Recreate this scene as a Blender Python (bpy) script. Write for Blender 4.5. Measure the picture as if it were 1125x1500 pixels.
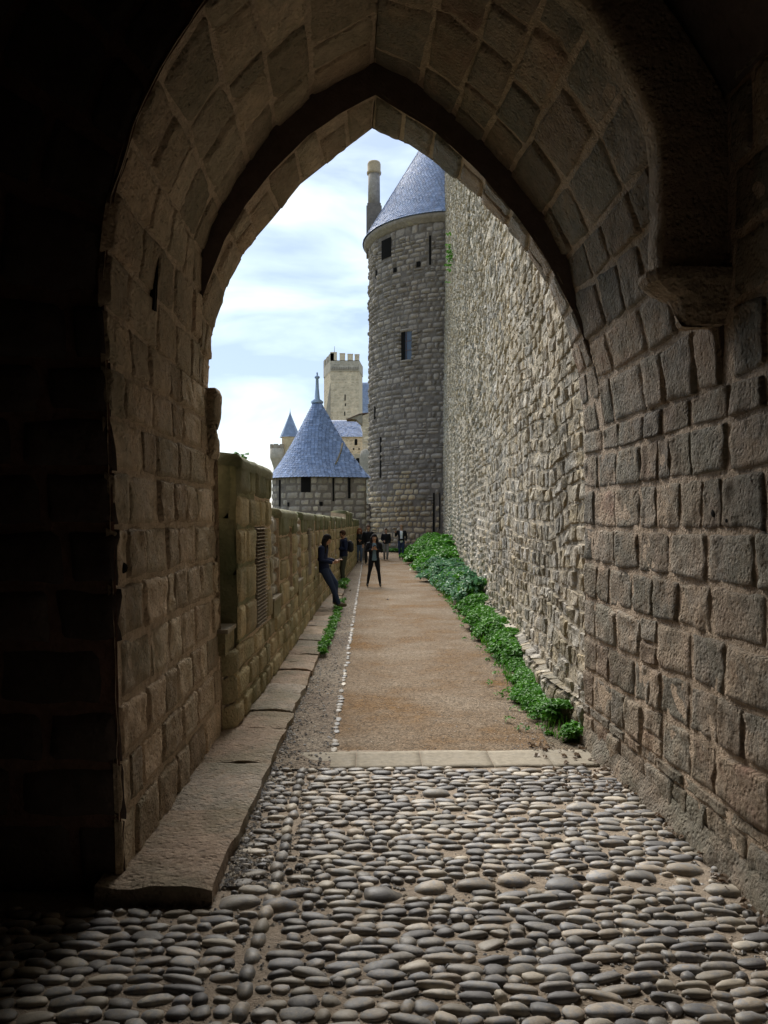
import bpy, bmesh, math, random
import numpy as np
from mathutils import Vector, Matrix, Euler

scene = bpy.context.scene
for o in list(bpy.data.objects): bpy.data.objects.remove(o)
COL = scene.collection
PI = math.pi

# ------------------------------------------------------------------ camera
HC = 1.9
cam_d = bpy.data.cameras.new('camera'); cam = bpy.data.objects.new('camera', cam_d); COL.objects.link(cam)
cam.location = (0, 0, HC); cam.rotation_euler = (PI/2, 0, 0)
cam_d.sensor_fit = 'VERTICAL'; cam_d.sensor_height = 24; cam_d.lens = 18
cam_d.shift_x = 22.5/1500; cam_d.shift_y = 16/1500
cam_d.clip_start = 0.05; cam_d.clip_end = 3000
scene.camera = cam

# ------------------------------------------------------------------ sky
SUN_EL, SUN_AZ = 47, -14          # degrees, azimuth from +Y (negative = left)
W = bpy.data.worlds.new('World'); scene.world = W; W.use_nodes = True
nt = W.node_tree; nt.nodes.clear()
def nn(t, **k):
    n = nt.nodes.new(t)
    for a, b in k.items(): setattr(n, a, b)
    return n
out = nn('ShaderNodeOutputWorld'); bg = nn('ShaderNodeBackground'); bg.inputs[1].default_value = 0.15
sky = nn('ShaderNodeTexSky', sky_type='NISHITA'); sky.sun_disc = False
sky.sun_elevation = math.radians(SUN_EL); sky.sun_rotation = math.radians(SUN_AZ)
tc = nn('ShaderNodeTexCoord'); mp = nn('ShaderNodeMapping'); mp.inputs['Scale'].default_value = (1.6, 1.6, 5.0)
mp.inputs['Location'].default_value = (0.31, 0.2, 0.55)
nz = nn('ShaderNodeTexNoise'); nz.inputs['Scale'].default_value = 2.3; nz.inputs['Detail'].default_value = 7; nz.inputs['Roughness'].default_value = .5
nz.inputs['Distortion'].default_value = .35
rp = nn('ShaderNodeValToRGB'); rp.color_ramp.elements[0].position = .41; rp.color_ramp.elements[1].position = .60
rp.color_ramp.elements[0].color = (0, 0, 0, 1); rp.color_ramp.elements[1].color = (1, 1, 1, 1)
cl = nn('ShaderNodeValToRGB')
cl.color_ramp.elements[0].position = .0; cl.color_ramp.elements[0].color = (.38, .52, .78, 1)
cl.color_ramp.elements[1].position = 1; cl.color_ramp.elements[1].color = (.95, 1.0, 1.03, 1)
e = cl.color_ramp.elements.new(.45); e.color = (.62, .78, .95, 1)
mul = nn('ShaderNodeVectorMath', operation='SCALE'); mul.inputs['Scale'].default_value = 2.95
mx = nn('ShaderNodeMix', data_type='RGBA'); mx.inputs[0].default_value = .82
L = nt.links.new
L(tc.outputs['Generated'], mp.inputs[0]); L(mp.outputs[0], nz.inputs['Vector']); L(nz.outputs[0], rp.inputs[0])
L(rp.outputs[0], cl.inputs[0]); L(cl.outputs[0], mul.inputs[0])
L(sky.outputs[0], mx.inputs[6]); L(mul.outputs[0], mx.inputs[7]); L(mx.outputs[2], bg.inputs[0]); L(bg.outputs[0], out.inputs[0])

sd = bpy.data.lights.new('sun', 'SUN'); sd.energy = 3.2; sd.angle = math.radians(42); sd.color = (1, .95, .87)
sun = bpy.data.objects.new('sun', sd); COL.objects.link(sun)
sv = Vector((math.sin(math.radians(SUN_AZ))*math.cos(math.radians(SUN_EL)), math.cos(math.radians(SUN_AZ))*math.cos(math.radians(SUN_EL)), math.sin(math.radians(SUN_EL))))
sun.rotation_euler = sv.to_track_quat('Z', 'Y').to_euler(); sun.location = (-10, 20, 40)
vs = scene.view_settings; vs.view_transform = 'Standard'; vs.look = 'None'; vs.gamma = 1; vs.use_curve_mapping = False
vs.exposure = 1.13
scene.render.engine = 'CYCLES'
scene.cycles.max_bounces = 8; scene.cycles.diffuse_bounces = 5

# ------------------------------------------------------------------ helpers
def G(x, y, z=0.0):
    "photo pixel on a horizontal plane at height z"
    Y = 1125*(HC-z)/(y-766); return ((x-540)*Y/1125, Y)
def PX(P):
    P = np.asarray(P, float); Y = np.maximum(P[..., 1], .1)
    return np.stack([540+1125*P[..., 0]/Y, 766-1125*(P[..., 2]-HC)/Y], -1)

_rs = np.random.RandomState(7)
_tab = _rs.rand(4096)
def _h(i, j, k):
    n = (i*73856093) ^ (j*19349663) ^ (k*83492791)
    n = (n ^ (n >> 13)) & 0x7fffffff
    return _tab[(n*1274126177 >> 7) & 4095]
def vnoise(P):
    P = np.asarray(P, float); F = np.floor(P).astype(np.int64); f = P-F; f = f*f*(3-2*f)
    i, j, k = F[..., 0], F[..., 1], F[..., 2]; x, y, z = f[..., 0], f[..., 1], f[..., 2]
    def lerp(a, b, t): return a+(b-a)*t
    r = lerp(lerp(lerp(_h(i, j, k), _h(i+1, j, k), x), lerp(_h(i, j+1, k), _h(i+1, j+1, k), x), y),
             lerp(lerp(_h(i, j, k+1), _h(i+1, j, k+1), x), lerp(_h(i, j+1, k+1), _h(i+1, j+1, k+1), x), y), z)
    return r*2-1
def fbm(P, o=3):
    a, s, r = 1., 1., 0.
    for _ in range(o): r = r+a*vnoise(np.asarray(P)*s+_*17.3); a *= .5; s *= 2.1
    return r

def tag(o, label=None, cat=None, group=None, kind=None):
    if label: o['label'] = label
    if cat: o['category'] = cat
    if group: o['group'] = group
    if kind: o['kind'] = kind
    return o
def mesh(name, V, F, mat=None, smooth=False, tint=None):
    me = bpy.data.meshes.new(name)
    me.from_pydata([tuple(v) for v in np.asarray(V, float).tolist()], [], [tuple(f) for f in (F.tolist() if hasattr(F, 'tolist') else F)])
    if mat: me.materials.append(mat)
    if smooth: me.polygons.foreach_set('use_smooth', np.ones(len(me.polygons), bool))
    if tint is not None:
        a = me.attributes.new('tint', 'FLOAT', 'POINT'); a.data.foreach_set('value', np.broadcast_to(np.asarray(tint, np.float32), (len(me.vertices),)).copy())
    return me
def link(name, me, parent=None, loc=(0, 0, 0)):
    o = bpy.data.objects.new(name, me); COL.objects.link(o); o.location = loc
    if parent: o.parent = parent
    return o
def obj(name, V, F, mat, parent=None, smooth=False, tint=None, centre=True):
    V = np.asarray(V, float); c = V.mean(0) if centre else np.zeros(3)
    if parent is not None: po = np.array(wloc(parent))
    else: po = np.zeros(3)
    return link(name, mesh(name, V-c, F, mat, smooth, tint), parent, tuple(c-po))
def wloc(o):
    v = Vector((0, 0, 0))
    while o: v += o.location; o = o.parent
    return v
def empty(name, loc=(0, 0, 0), label=None, cat=None, group=None):
    o = bpy.data.objects.new(name, None); COL.objects.link(o); o.location = loc; o.empty_display_size = .3
    return tag(o, label, cat, group)

class MB:
    def __init__(s): s.V = []; s.F = []; s.n = 0
    def add(s, V, F):
        s.V += [tuple(v) for v in V]; s.F += [tuple(i+s.n for i in f) for f in F]; s.n = len(s.V); return s
    def box(s, x0, x1, y0, y1, z0, z1, rot=0, piv=None):
        V = [(x, y, z) for z in (z0, z1) for y in (y0, y1) for x in (x0, x1)]
        if rot:
            px, py = piv or ((x0+x1)/2, (y0+y1)/2); c, q = math.cos(rot), math.sin(rot)
            V = [(px+(x-px)*c-(y-py)*q, py+(x-px)*q+(y-py)*c, z) for x, y, z in V]
        return s.add(V, [(0, 2, 3, 1), (4, 5, 7, 6), (0, 1, 5, 4), (2, 6, 7, 3), (0, 4, 6, 2), (1, 3, 7, 5)])
    def lathe(s, prof, cx, cy, n=24):
        V = []; m = len(prof)
        for k in range(n):
            a = 2*PI*k/n
            for r, z in prof: V.append((cx+r*math.cos(a), cy+r*math.sin(a), z))
        F = [(k*m+i, ((k+1) % n)*m+i, ((k+1) % n)*m+i+1, k*m+i+1) for k in range(n) for i in range(m-1)]
        return s.add(V, F)
    def tube(s, pts, rad, n=10, flat=None):
        pts = [Vector(p) for p in pts]; V = []
        up = Vector((0, 1, 0))
        for i, p in enumerate(pts):
            d = (pts[min(i+1, len(pts)-1)]-pts[max(i-1, 0)]).normalized()
            a = d.cross(up)
            if a.length < .1: a = d.cross(Vector((1, 0, 0)))
            a.normalize(); b = d.cross(a).normalized()
            r = rad[i]; ra, rb = (r if isinstance(r, tuple) else (r, r))
            for k in range(n):
                t = 2*PI*k/n; V.append(tuple(p+a*ra*math.cos(t)+b*rb*math.sin(t)))
        m = len(pts)
        F = [(i*n+k, i*n+(k+1) % n, (i+1)*n+(k+1) % n, (i+1)*n+k) for i in range(m-1) for k in range(n)]
        F += [tuple(range(n))[::-1], tuple((m-1)*n+k for k in range(n))]
        return s.add(V, F)
    def ball(s, c, r, nu=14, nv=9):
        r = r if isinstance(r, tuple) else (r, r, r); V = [(c[0], c[1], c[2]-r[2])]
        for j in range(1, nv):
            t = PI*j/nv-PI/2
            for i in range(nu):
                a = 2*PI*i/nu; V.append((c[0]+r[0]*math.cos(t)*math.cos(a), c[1]+r[1]*math.cos(t)*math.sin(a), c[2]+r[2]*math.sin(t)))
        V.append((c[0], c[1], c[2]+r[2])); F = []
        for i in range(nu):
            F.append((0, 1+(i+1) % nu, 1+i)); q = 1+(nv-2)*nu; F.append((q+i, q+(i+1) % nu, len(V)-1))
            for j in range(nv-2): F.append((1+j*nu+i, 1+j*nu+(i+1) % nu, 1+(j+1)*nu+(i+1) % nu, 1+(j+1)*nu+i))
        return s.add(V, F)
    def build(s, name, mat, parent=None, smooth=False, tint=None): return obj(name, s.V, s.F, mat, parent, smooth, tint)

# ------------------------------------------------------------------ materials
def base_mat(name):
    m = bpy.data.materials.new(name); m.use_nodes = True; t = m.node_tree
    b = t.nodes['Principled BSDF']; return m, t, b
def stone_mat(name, cols, big=.9, spread=.55, bump=.5, bscale=22, rough=.9, moss=None, mossamt=0, white=0, spec=.25, objrand=False, dist=.02, pits=True, tw_=.45, streak=0):
    m, t, b = base_mat(name); N = t.nodes.new; Lk = t.links.new
    geo = N('ShaderNodeNewGeometry'); pos = geo.outputs['Position']
    def noise(s, d=4, r=.55, vec=None, dist_=0):
        n = N('ShaderNodeTexNoise'); n.inputs['Scale'].default_value = s; n.inputs['Detail'].default_value = d; n.inputs['Roughness'].default_value = r
        n.inputs['Distortion'].default_value = dist_
        Lk(vec or pos, n.inputs['Vector']); return n.outputs[0]
    def math_(op, a, bb):
        n = N('ShaderNodeMath'); n.operation = op
        for i, v in enumerate((a, bb)):
            if isinstance(v, (int, float)): n.inputs[i].default_value = v
            else: Lk(v, n.inputs[i])
        return n.outputs[0]
    if objrand: ti = N('ShaderNodeObjectInfo').outputs['Random']; at = N('ShaderNodeAttribute'); at.attribute_name = 'tint'; ti = math_('FRACT', math_('ADD', ti, at.outputs['Fac']), 0)
    else: at = N('ShaderNodeAttribute'); at.attribute_name = 'tint'; ti = at.outputs['Fac']
    # colour by stone (tint) and by patches
    mixf = math_('ADD', math_('ADD', math_('MULTIPLY', noise(big, 5), .8), math_('MULTIPLY', noise(big*5, 6, .7), .7)), math_('MULTIPLY', ti, tw_))
    mixf = math_('SUBTRACT', mixf, .25+tw_/2)
    rp = N('ShaderNodeValToRGB'); cr = rp.color_ramp; k = len(cols)
    cr.elements[0].color = (*cols[0], 1); cr.elements[0].position = .1; cr.elements[1].color = (*cols[-1], 1); cr.elements[1].position = .9
    for i in range(1, k-1): e = cr.elements.new(.1+.8*i/(k-1)); e.color = (*cols[i], 1)
    Lk(mixf, rp.inputs[0]); col = rp.outputs[0]
    t2 = math_('FRACT', math_('MULTIPLY', ti, 7.31), 0)
    val = math_('ADD', math_('MULTIPLY', t2, spread), 1-spread/2)
    fine = math_('ADD', math_('MULTIPLY', noise(bscale*.45, 8, .7), 1.3), .35)
    val = math_('MULTIPLY', val, fine)
    sc = N('ShaderNodeVectorMath'); sc.operation = 'SCALE'; Lk(col, sc.inputs[0]); Lk(val, sc.inputs['Scale']); col = sc.outputs[0]
    def overlay(col, c, fac):
        x = N('ShaderNodeMix'); x.data_type = 'RGBA'; Lk(fac, x.inputs[0]); Lk(col, x.inputs[6]); x.inputs[7].default_value = (*c, 1); return x.outputs[2]
    def ramp(v, a, bb):
        r = N('ShaderNodeMapRange'); r.inputs[1].default_value = a; r.inputs[2].default_value = bb; Lk(v, r.inputs[0]); return r.outputs[0]
    if moss: col = overlay(col, moss, math_('MULTIPLY', ramp(noise(1.7, 6, .65), .42, .62), mossamt))
    if white: col = overlay(col, (.5, .475, .43), math_('MULTIPLY', ramp(noise(3.1, 7, .7), .52, .66), white))
    if streak:
        mpn = N('ShaderNodeMapping'); mpn.inputs['Scale'].default_value = (.9, .55, .14); Lk(pos, mpn.inputs[0])
        col = overlay(col, (.15, .135, .105), math_('MULTIPLY', ramp(noise(1.1, 6, .62, vec=mpn.outputs[0]), .46, .66), streak))
        mpm = N('ShaderNodeMapping'); mpm.inputs['Scale'].default_value = (.5, .5, .35); mpm.inputs['Location'].default_value = (7, 3, 2); Lk(pos, mpm.inputs[0])
        col = overlay(col, (.46, .36, .22), math_('MULTIPLY', ramp(noise(.8, 6, .65, vec=mpm.outputs[0]), .5, .68), streak*.8))
    Lk(col, b.inputs['Base Color'])
    rr = ramp(noise(9, 3), .3, .7); r2 = math_('ADD', math_('MULTIPLY', rr, .2), rough-.15); Lk(r2, b.inputs['Roughness'])
    b.inputs['Specular IOR Level'].default_value = spec
    h = math_('ADD', math_('MULTIPLY', noise(bscale, 9, .68, dist_=.4), 1.0), math_('MULTIPLY', noise(bscale*.3, 4, .6), 1.2))
    if pits:
        v = N('ShaderNodeTexVoronoi'); v.inputs['Scale'].default_value = bscale*1.2; Lk(pos, v.inputs['Vector'])
        h = math_('ADD', h, math_('MULTIPLY', ramp(v.outputs['Distance'], 0, .45), .45))
    bp = N('ShaderNodeBump'); bp.inputs['Strength'].default_value = bump; bp.inputs['Distance'].default_value = dist
    Lk(h, bp.inputs['Height']); Lk(bp.outputs[0], b.inputs['Normal'])
    return m
def plain(name, c, rough=.7, spec=.3, bump=0, bs=40, var=.3, metal=0):
    m, t, b = base_mat(name); N = t.nodes.new
    tcn = N('ShaderNodeTexCoord'); n = N('ShaderNodeTexNoise'); n.inputs['Scale'].default_value = bs; n.inputs['Detail'].default_value = 5
    t.links.new(tcn.outputs['Object'], n.inputs['Vector'])
    r = N('ShaderNodeMapRange'); r.inputs[3].default_value = 1-var; r.inputs[4].default_value = 1+var; t.links.new(n.outputs[0], r.inputs[0])
    s = N('ShaderNodeVectorMath'); s.operation = 'SCALE'; s.inputs[0].default_value = c; t.links.new(r.outputs[0], s.inputs['Scale'])
    t.links.new(s.outputs[0], b.inputs['Base Color']); b.inputs['Roughness'].default_value = rough; b.inputs['Specular IOR Level'].default_value = spec
    b.inputs['Metallic'].default_value = metal
    if bump:
        bp = N('ShaderNodeBump'); bp.inputs['Strength'].default_value = bump; bp.inputs['Distance'].default_value = .01
        t.links.new(n.outputs[0], bp.inputs['Height']); t.links.new(bp.outputs[0], b.inputs['Normal'])
    return m
M = {}
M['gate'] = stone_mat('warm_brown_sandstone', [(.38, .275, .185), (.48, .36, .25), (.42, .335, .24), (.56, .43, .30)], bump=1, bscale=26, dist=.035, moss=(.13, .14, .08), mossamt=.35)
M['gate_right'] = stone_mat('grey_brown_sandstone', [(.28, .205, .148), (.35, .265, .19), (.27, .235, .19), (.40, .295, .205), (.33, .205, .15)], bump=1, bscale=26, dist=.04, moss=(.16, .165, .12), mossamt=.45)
M['gate_dark'] = stone_mat('painted_shade_sandstone', [(.08, .06, .052), (.10, .075, .065), (.07, .055, .05)], bump=.4)  # backlit shade of the hall-side faces put into the stone colour
M['mortar'] = stone_mat('old_lime_mortar', [(.42, .32, .225), (.52, .40, .29), (.36, .28, .20)], bump=1, dist=.03, bscale=35, spread=.2)
M['mortar_dark'] = stone_mat('painted_shade_mortar', [(.16, .09, .07), (.2, .12, .09)], bump=.5, bscale=35)  # joints of the hall face, darkened by the same painted shade
M['curtain'] = stone_mat('weathered_grey_rubble', [(.27, .245, .205), (.42, .385, .33), (.42, .335, .21), (.54, .50, .44), (.37, .325, .26)], big=.45, spread=.8, bump=1, bscale=11, moss=(.20, .20, .13), mossamt=.3, white=.5, dist=.06, streak=.55)
M['curtain_mortar'] = stone_mat('eroded_rubble_mortar', [(.28, .25, .20), (.42, .36, .27), (.36, .31, .24)], bump=1, bscale=12, dist=.04)
M['parapet'] = stone_mat('mossy_ochre_sandstone', [(.25, .19, .10), (.36, .28, .16), (.28, .235, .14), (.41, .32, .19)], bump=.8, dist=.03, moss=(.15, .15, .075), mossamt=.6)
M['parapet_infill'] = stone_mat('grey_lichen_rubble', [(.28, .25, .2), (.4, .37, .31), (.3, .29, .26)], bump=.9, white=.6, bscale=18)
M['parapet_cap'] = stone_mat('dark_green_coping_stone', [(.12, .12, .07), (.17, .16, .09), (.13, .12, .08)], bump=.4, moss=(.08, .10, .045), mossamt=.7)
M['tower'] = stone_mat('dark_bossed_tower_stone', [(.20, .168, .138), (.30, .255, .21), (.24, .207, .178), (.38, .32, .25)], big=.25, spread=.7, bump=.7, bscale=9, white=.1, dist=.04)
M['tower_low'] = stone_mat('ochre_tower_rubble', [(.23, .195, .155), (.33, .275, .205), (.42, .325, .20), (.26, .225, .185)], big=.8, spread=.6, bump=.7, bscale=9, dist=.04)
M['tower_mortar'] = stone_mat('tower_mortar', [(.12, .10, .085), (.17, .145, .12)], bump=.7, bscale=9)
M['bastion'] = stone_mat('bastion_ashlar', [(.22, .19, .155), (.31, .27, .215), (.26, .225, .19), (.50, .43, .31)], big=.5, spread=.5, bump=.5, bscale=10, white=.3)
M['cream'] = stone_mat('pale_cream_ashlar', [(.48, .38, .26), (.58, .48, .34), (.52, .41, .28)], big=.25, spread=.35, bump=.6, bscale=3, dist=.08)
M['cream_dark'] = stone_mat('grey_cream_ashlar', [(.35, .31, .25), (.45, .39, .30)], big=.2, spread=.4, bump=.6, bscale=3, dist=.08)
M['ochre_cap'] = stone_mat('ochre_chimney_pot', [(.36, .27, .16), (.42, .33, .21)], bump=.3)
M['slate'] = stone_mat('blue_grey_slate', [(.14, .20, .34), (.18, .25, .41), (.23, .30, .46)], big=1.2, spread=.4, bump=.2, bscale=8, rough=.65, spec=.35, pits=False)
M['slate_far'] = stone_mat('far_blue_slate', [(.17, .22, .33), (.21, .27, .38)], big=.3, spread=.2, bump=.2, bscale=4, rough=.55, spec=.5, pits=False)
M['lead'] = plain('lead_flashing', (.28, .38, .52), .45, .5, metal=.2)
M['cobble'] = stone_mat('river_cobble', [(.13, .125, .125), (.21, .19, .16), (.17, .175, .19), (.30, .25, .19), (.21, .21, .21), (.34, .30, .24)], big=7, spread=.7, bump=.3, bscale=30, rough=.62, spec=.4, objrand=True, dist=.008, pits=False, tw_=1.0)
M['bed'] = stone_mat('sandy_cobble_bedding', [(.20, .16, .12), (.26, .21, .16), (.17, .14, .11)], big=2, bump=.8, bscale=60, dist=.01)
M['kerb'] = stone_mat('worn_pinkish_kerb_stone', [(.24, .18, .135), (.36, .27, .20), (.27, .235, .195), (.42, .32, .245)], big=2.2, spread=.45, bump=1, bscale=22, dist=.035, moss=(.17, .165, .11), mossamt=.55)
M['slab'] = stone_mat('grey_threshold_stone', [(.22, .195, .15), (.28, .245, .19)], spread=.2, bump=.3, bscale=50, dist=.006)
M['glass'] = plain('dark_leaded_glass', (.04, .06, .09), .12, .6, var=.1)
M['void'] = plain('painted_opening_shade', (.012, .011, .010), .95, .05)  # near-black colour stands in for the shade inside openings
M['iron'] = plain('rusty_slat', (.10, .06, .05), .7, .3)
M['slatw'] = plain('pale_wooden_slat', (.26, .22, .17), .8, .2)
# gravel path
def gravel_mat(name, c1, c2, c3, s=1):
    m, t, b = base_mat(name); N = t.nodes.new; Lk = t.links.new
    pos = N('ShaderNodeNewGeometry').outputs['Position']
    def noise(sc, d, r=.6):
        n = N('ShaderNodeTexNoise'); n.inputs['Scale'].default_value = sc; n.inputs['Detail'].default_value = d; n.inputs['Roughness'].default_value = r; Lk(pos, n.inputs['Vector']); return n.outputs[0]
    rp = N('ShaderNodeValToRGB'); cr = rp.color_ramp; cr.elements[0].position = .36; cr.elements[1].position = .62
    cr.elements[0].color = (*c1, 1); cr.elements[1].color = (*c3, 1); e = cr.elements.new(.5); e.color = (*c2, 1)
    Lk(noise(.7, 8, .68), rp.inputs[0])
    v = N('ShaderNodeTexVoronoi'); v.inputs['Scale'].default_value = 75*s; Lk(pos, v.inputs['Vector'])
    sep = N('ShaderNodeSeparateColor'); Lk(v.outputs['Color'], sep.inputs[0])
    mr = N('ShaderNodeMapRange'); mr.inputs[3].default_value = .45; mr.inputs[4].default_value = 1.5; Lk(sep.outputs[0], mr.inputs[0])
    n2 = N('ShaderNodeMapRange'); n2.inputs[1].default_value = .3; n2.inputs[2].default_value = .7; n2.inputs[3].default_value = .7; n2.inputs[4].default_value = 1.25; Lk(noise(14, 6, .75), n2.inputs[0])
    mm = N('ShaderNodeMath'); mm.operation = 'MULTIPLY'; Lk(mr.outputs[0], mm.inputs[0]); Lk(n2.outputs[0], mm.inputs[1])
    sc = N('ShaderNodeVectorMath'); sc.operation = 'SCALE'; Lk(rp.outputs[0], sc.inputs[0]); Lk(mm.outputs[0], sc.inputs['Scale'])
    Lk(sc.outputs[0], b.inputs['Base Color']); b.inputs['Roughness'].default_value = .95; b.inputs['Specular IOR Level'].default_value = .15
    bp = N('ShaderNodeBump'); bp.inputs['Strength'].default_value = .9; bp.inputs['Distance'].default_value = .012
    Lk(v.outputs['Distance'], bp.inputs['Height']); bp.invert = True; Lk(bp.outputs[0], b.inputs['Normal'])
    return m
M['gravel'] = gravel_mat('tan_gravel', (.165, .095, .04), (.185, .135, .09), (.225, .178, .13))
M['gutter'] = gravel_mat('grey_brown_earth_and_grit', (.15, .12, .095), (.19, .155, .12), (.23, .195, .155), .8)
M['earth'] = gravel_mat('bare_dark_soil', (.12, .10, .07), (.15, .12, .085), (.18, .15, .11), .8)
M['ground'] = gravel_mat('distant_grassland', (.10, .11, .05), (.13, .13, .07), (.16, .14, .08), .05)
def leaf_mat(name, a, b_, c):
    m, t, b = base_mat(name); N = t.nodes.new; Lk = t.links.new
    at = N('ShaderNodeAttribute'); at.attribute_name = 'tint'
    rp = N('ShaderNodeValToRGB'); cr = rp.color_ramp; cr.elements[0].color = (*a, 1); cr.elements[1].color = (*c, 1); e = cr.elements.new(.5); e.color = (*b_, 1)
    Lk(at.outputs['Fac'], rp.inputs[0]); Lk(rp.outputs[0], b.inputs['Base Color']); b.inputs['Roughness'].default_value = .5
    b.inputs['Specular IOR Level'].default_value = .35
    tr = N('ShaderNodeBsdfTranslucent'); Lk(rp.outputs[0], tr.inputs[0]); ad = N('ShaderNodeMixShader'); ad.inputs[0].default_value = .3
    Lk(b.outputs[0], ad.inputs[1]); Lk(tr.outputs[0], ad.inputs[2]); Lk(ad.outputs[0], t.nodes['Material Output'].inputs[0])
    return m
M['leaf'] = leaf_mat('bright_green_leaves', (.04, .14, .01), (.07, .24, .018), (.14, .36, .03))
M['leaf_blue'] = leaf_mat('bluish_green_leaves', (.05, .15, .05), (.09, .24, .11), (.20, .36, .23))
M['litter'] = leaf_mat('dry_leaf_litter', (.10, .06, .04), (.20, .14, .09), (.34, .29, .24))

# ------------------------------------------------------------------ masonry engine
def rows_to_rects(rng, ulo, uhi, vedges, wmin, wmax, joint=.012, drop=0, split=0):
    R = []
    for i in range(len(vedges)-1):
        v0, v1 = vedges[i], vedges[i+1]
        u = ulo-rng.uniform(0, wmax*.8); 
        while u < uhi:
            w = rng.uniform(wmin, wmax)
            if rng.random() < .15: w *= .6
            a, b = max(u, ulo), min(u+w, uhi); u += w
            if uhi-b < wmin*.35: b = uhi; u = uhi+1
            if b-a < wmin*.3: continue
            if rng.random() < drop: continue
            if split and rng.random() < split and (v1-v0) > .22:
                vm = v0+(v1-v0)*rng.uniform(.4, .6)
                R.append((a, b, v0, vm)); R.append((a, b, vm, v1))
            else: R.append((a, b, v0, v1))
    if not R: R.append((ulo, uhi, vedges[0], vedges[-1]))
    R = np.array(R); jx = joint*rng.uniform(.8, 1.2)
    R[:, 0] += jx/2; R[:, 1] -= jx/2; R[:, 2] += joint/2; R[:, 3] -= joint/2
    return R
def edges(rng, lo, hi, hmin, hmax):
    E = [lo]
    while E[-1] < hi: E.append(E[-1]+rng.uniform(hmin, hmax))
    if E[-1]-hi > (E[-1]-E[-2])*.5 and len(E) > 2: E.pop()
    E[-1] = hi; return E
def gen_stones(S, R, nu, nv,  proud=(.01, .03), rough=.008, rnd=.1, seed=0, sink=.03, warp=.02, flat=5, wob=.1, nscale=6, tilt=.0, eamp=.13):
    "S(u,v)->P,N vectorised.  returns verts (n, nu*nv, 3)"
    rs = np.random.RandomState(seed); n = len(R)
    a = np.linspace(-1, 1, nu); b = np.linspace(-1, 1, nv)
    # cluster the samples towards the edges so the arris is crisp
    a = np.sign(a)*np.abs(a)**.75; b = np.sign(b)*np.abs(b)**.75
    A, B = np.meshgrid(a, b); A = A.ravel()[None]; B = B.ravel()[None]
    edge = np.maximum(np.abs(A), np.abs(B))
    r = rnd*rs.uniform(.5, 1.6, (n, 1))
    A2 = A*np.sqrt(1-r*B**2*np.abs(A)); B2 = B*np.sqrt(1-r*A**2*np.abs(B))
    uc = (R[:, 0]+R[:, 1])/2; vc = (R[:, 2]+R[:, 3])/2; hu = (R[:, 1]-R[:, 0])/2; hv = (R[:, 3]-R[:, 2])/2
    mn = np.minimum(hu, hv)[:, None]
    sh = rs.uniform(-1, 1, (n, 4))*wob
    U = uc[:, None]+hu[:, None]*A2+mn*(sh[:, :1]*A*B+sh[:, 1:2]*(1-A*A)*B*.3)*.6
    V = vc[:, None]+hv[:, None]*B2+mn*(sh[:, 2:3]*A*B+sh[:, 3:4]*(1-B*B)*A*.3)*.6
    q = np.stack([U*2.3, V*2.3, np.full_like(U, seed*1.7)], -1)
    wu = warp*vnoise(np.stack([U*.9, V*.9, U*0+seed], -1)); wv = warp*vnoise(np.stack([U*.7, V*1.1, U*0+seed+40], -1))
    off = rs.rand(n, 1)*50
    eu = mn*eamp*vnoise(np.stack([U*9, V*9, U*0+off], -1))*edge; ev = mn*eamp*vnoise(np.stack([U*9, V*9, U*0+off+9], -1))*edge
    P, N = S(U+wu+eu, V+wv+ev)
    pr = rs.uniform(proud[0], proud[1], (n, 1))
    prof = 1-edge**flat
    h = pr*prof*(1+tilt*rs.uniform(-1, 1, (n, 1))*B)-sink*(edge > .999)
    h = h+rough*fbm(P*nscale+off[..., None], 3)*np.clip(prof*3, 0, 1)
    return P+N*h[..., None]
def grid_faces(nu, nv, flip=False):
    F = []
    for j in range(nv-1):
        for i in range(nu-1):
            q = (j*nu+i, j*nu+i+1, (j+1)*nu+i+1, (j+1)*nu+i); F.append(q[::-1] if flip else q)
    return np.array(F)
OPEN_POLY = [(303, 570), (308, 500), (318, 460), (335, 410), (360, 365), (400, 320), (440, 270), (500, 222), (545, 188), (600, 212), (640, 240), (700, 285), (760, 350), (800, 410), (830, 480), (850, 560), (857, 640), (857, 1090), (345, 1090), (318, 670)]
def in_poly(p, poly):
    x, y = p[..., 0], p[..., 1]; c = np.zeros(x.shape, bool); j = len(poly)-1
    for i in range(len(poly)):
        xi, yi = poly[i]; xj, yj = poly[j]
        with np.errstate(divide='ignore', invalid='ignore'):
            c ^= ((yi > y) != (yj > y)) & (x < (xj-xi)*(y-yi)/((yj-yi) or 1e-9)+xi)
        j = i
    return c
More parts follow.
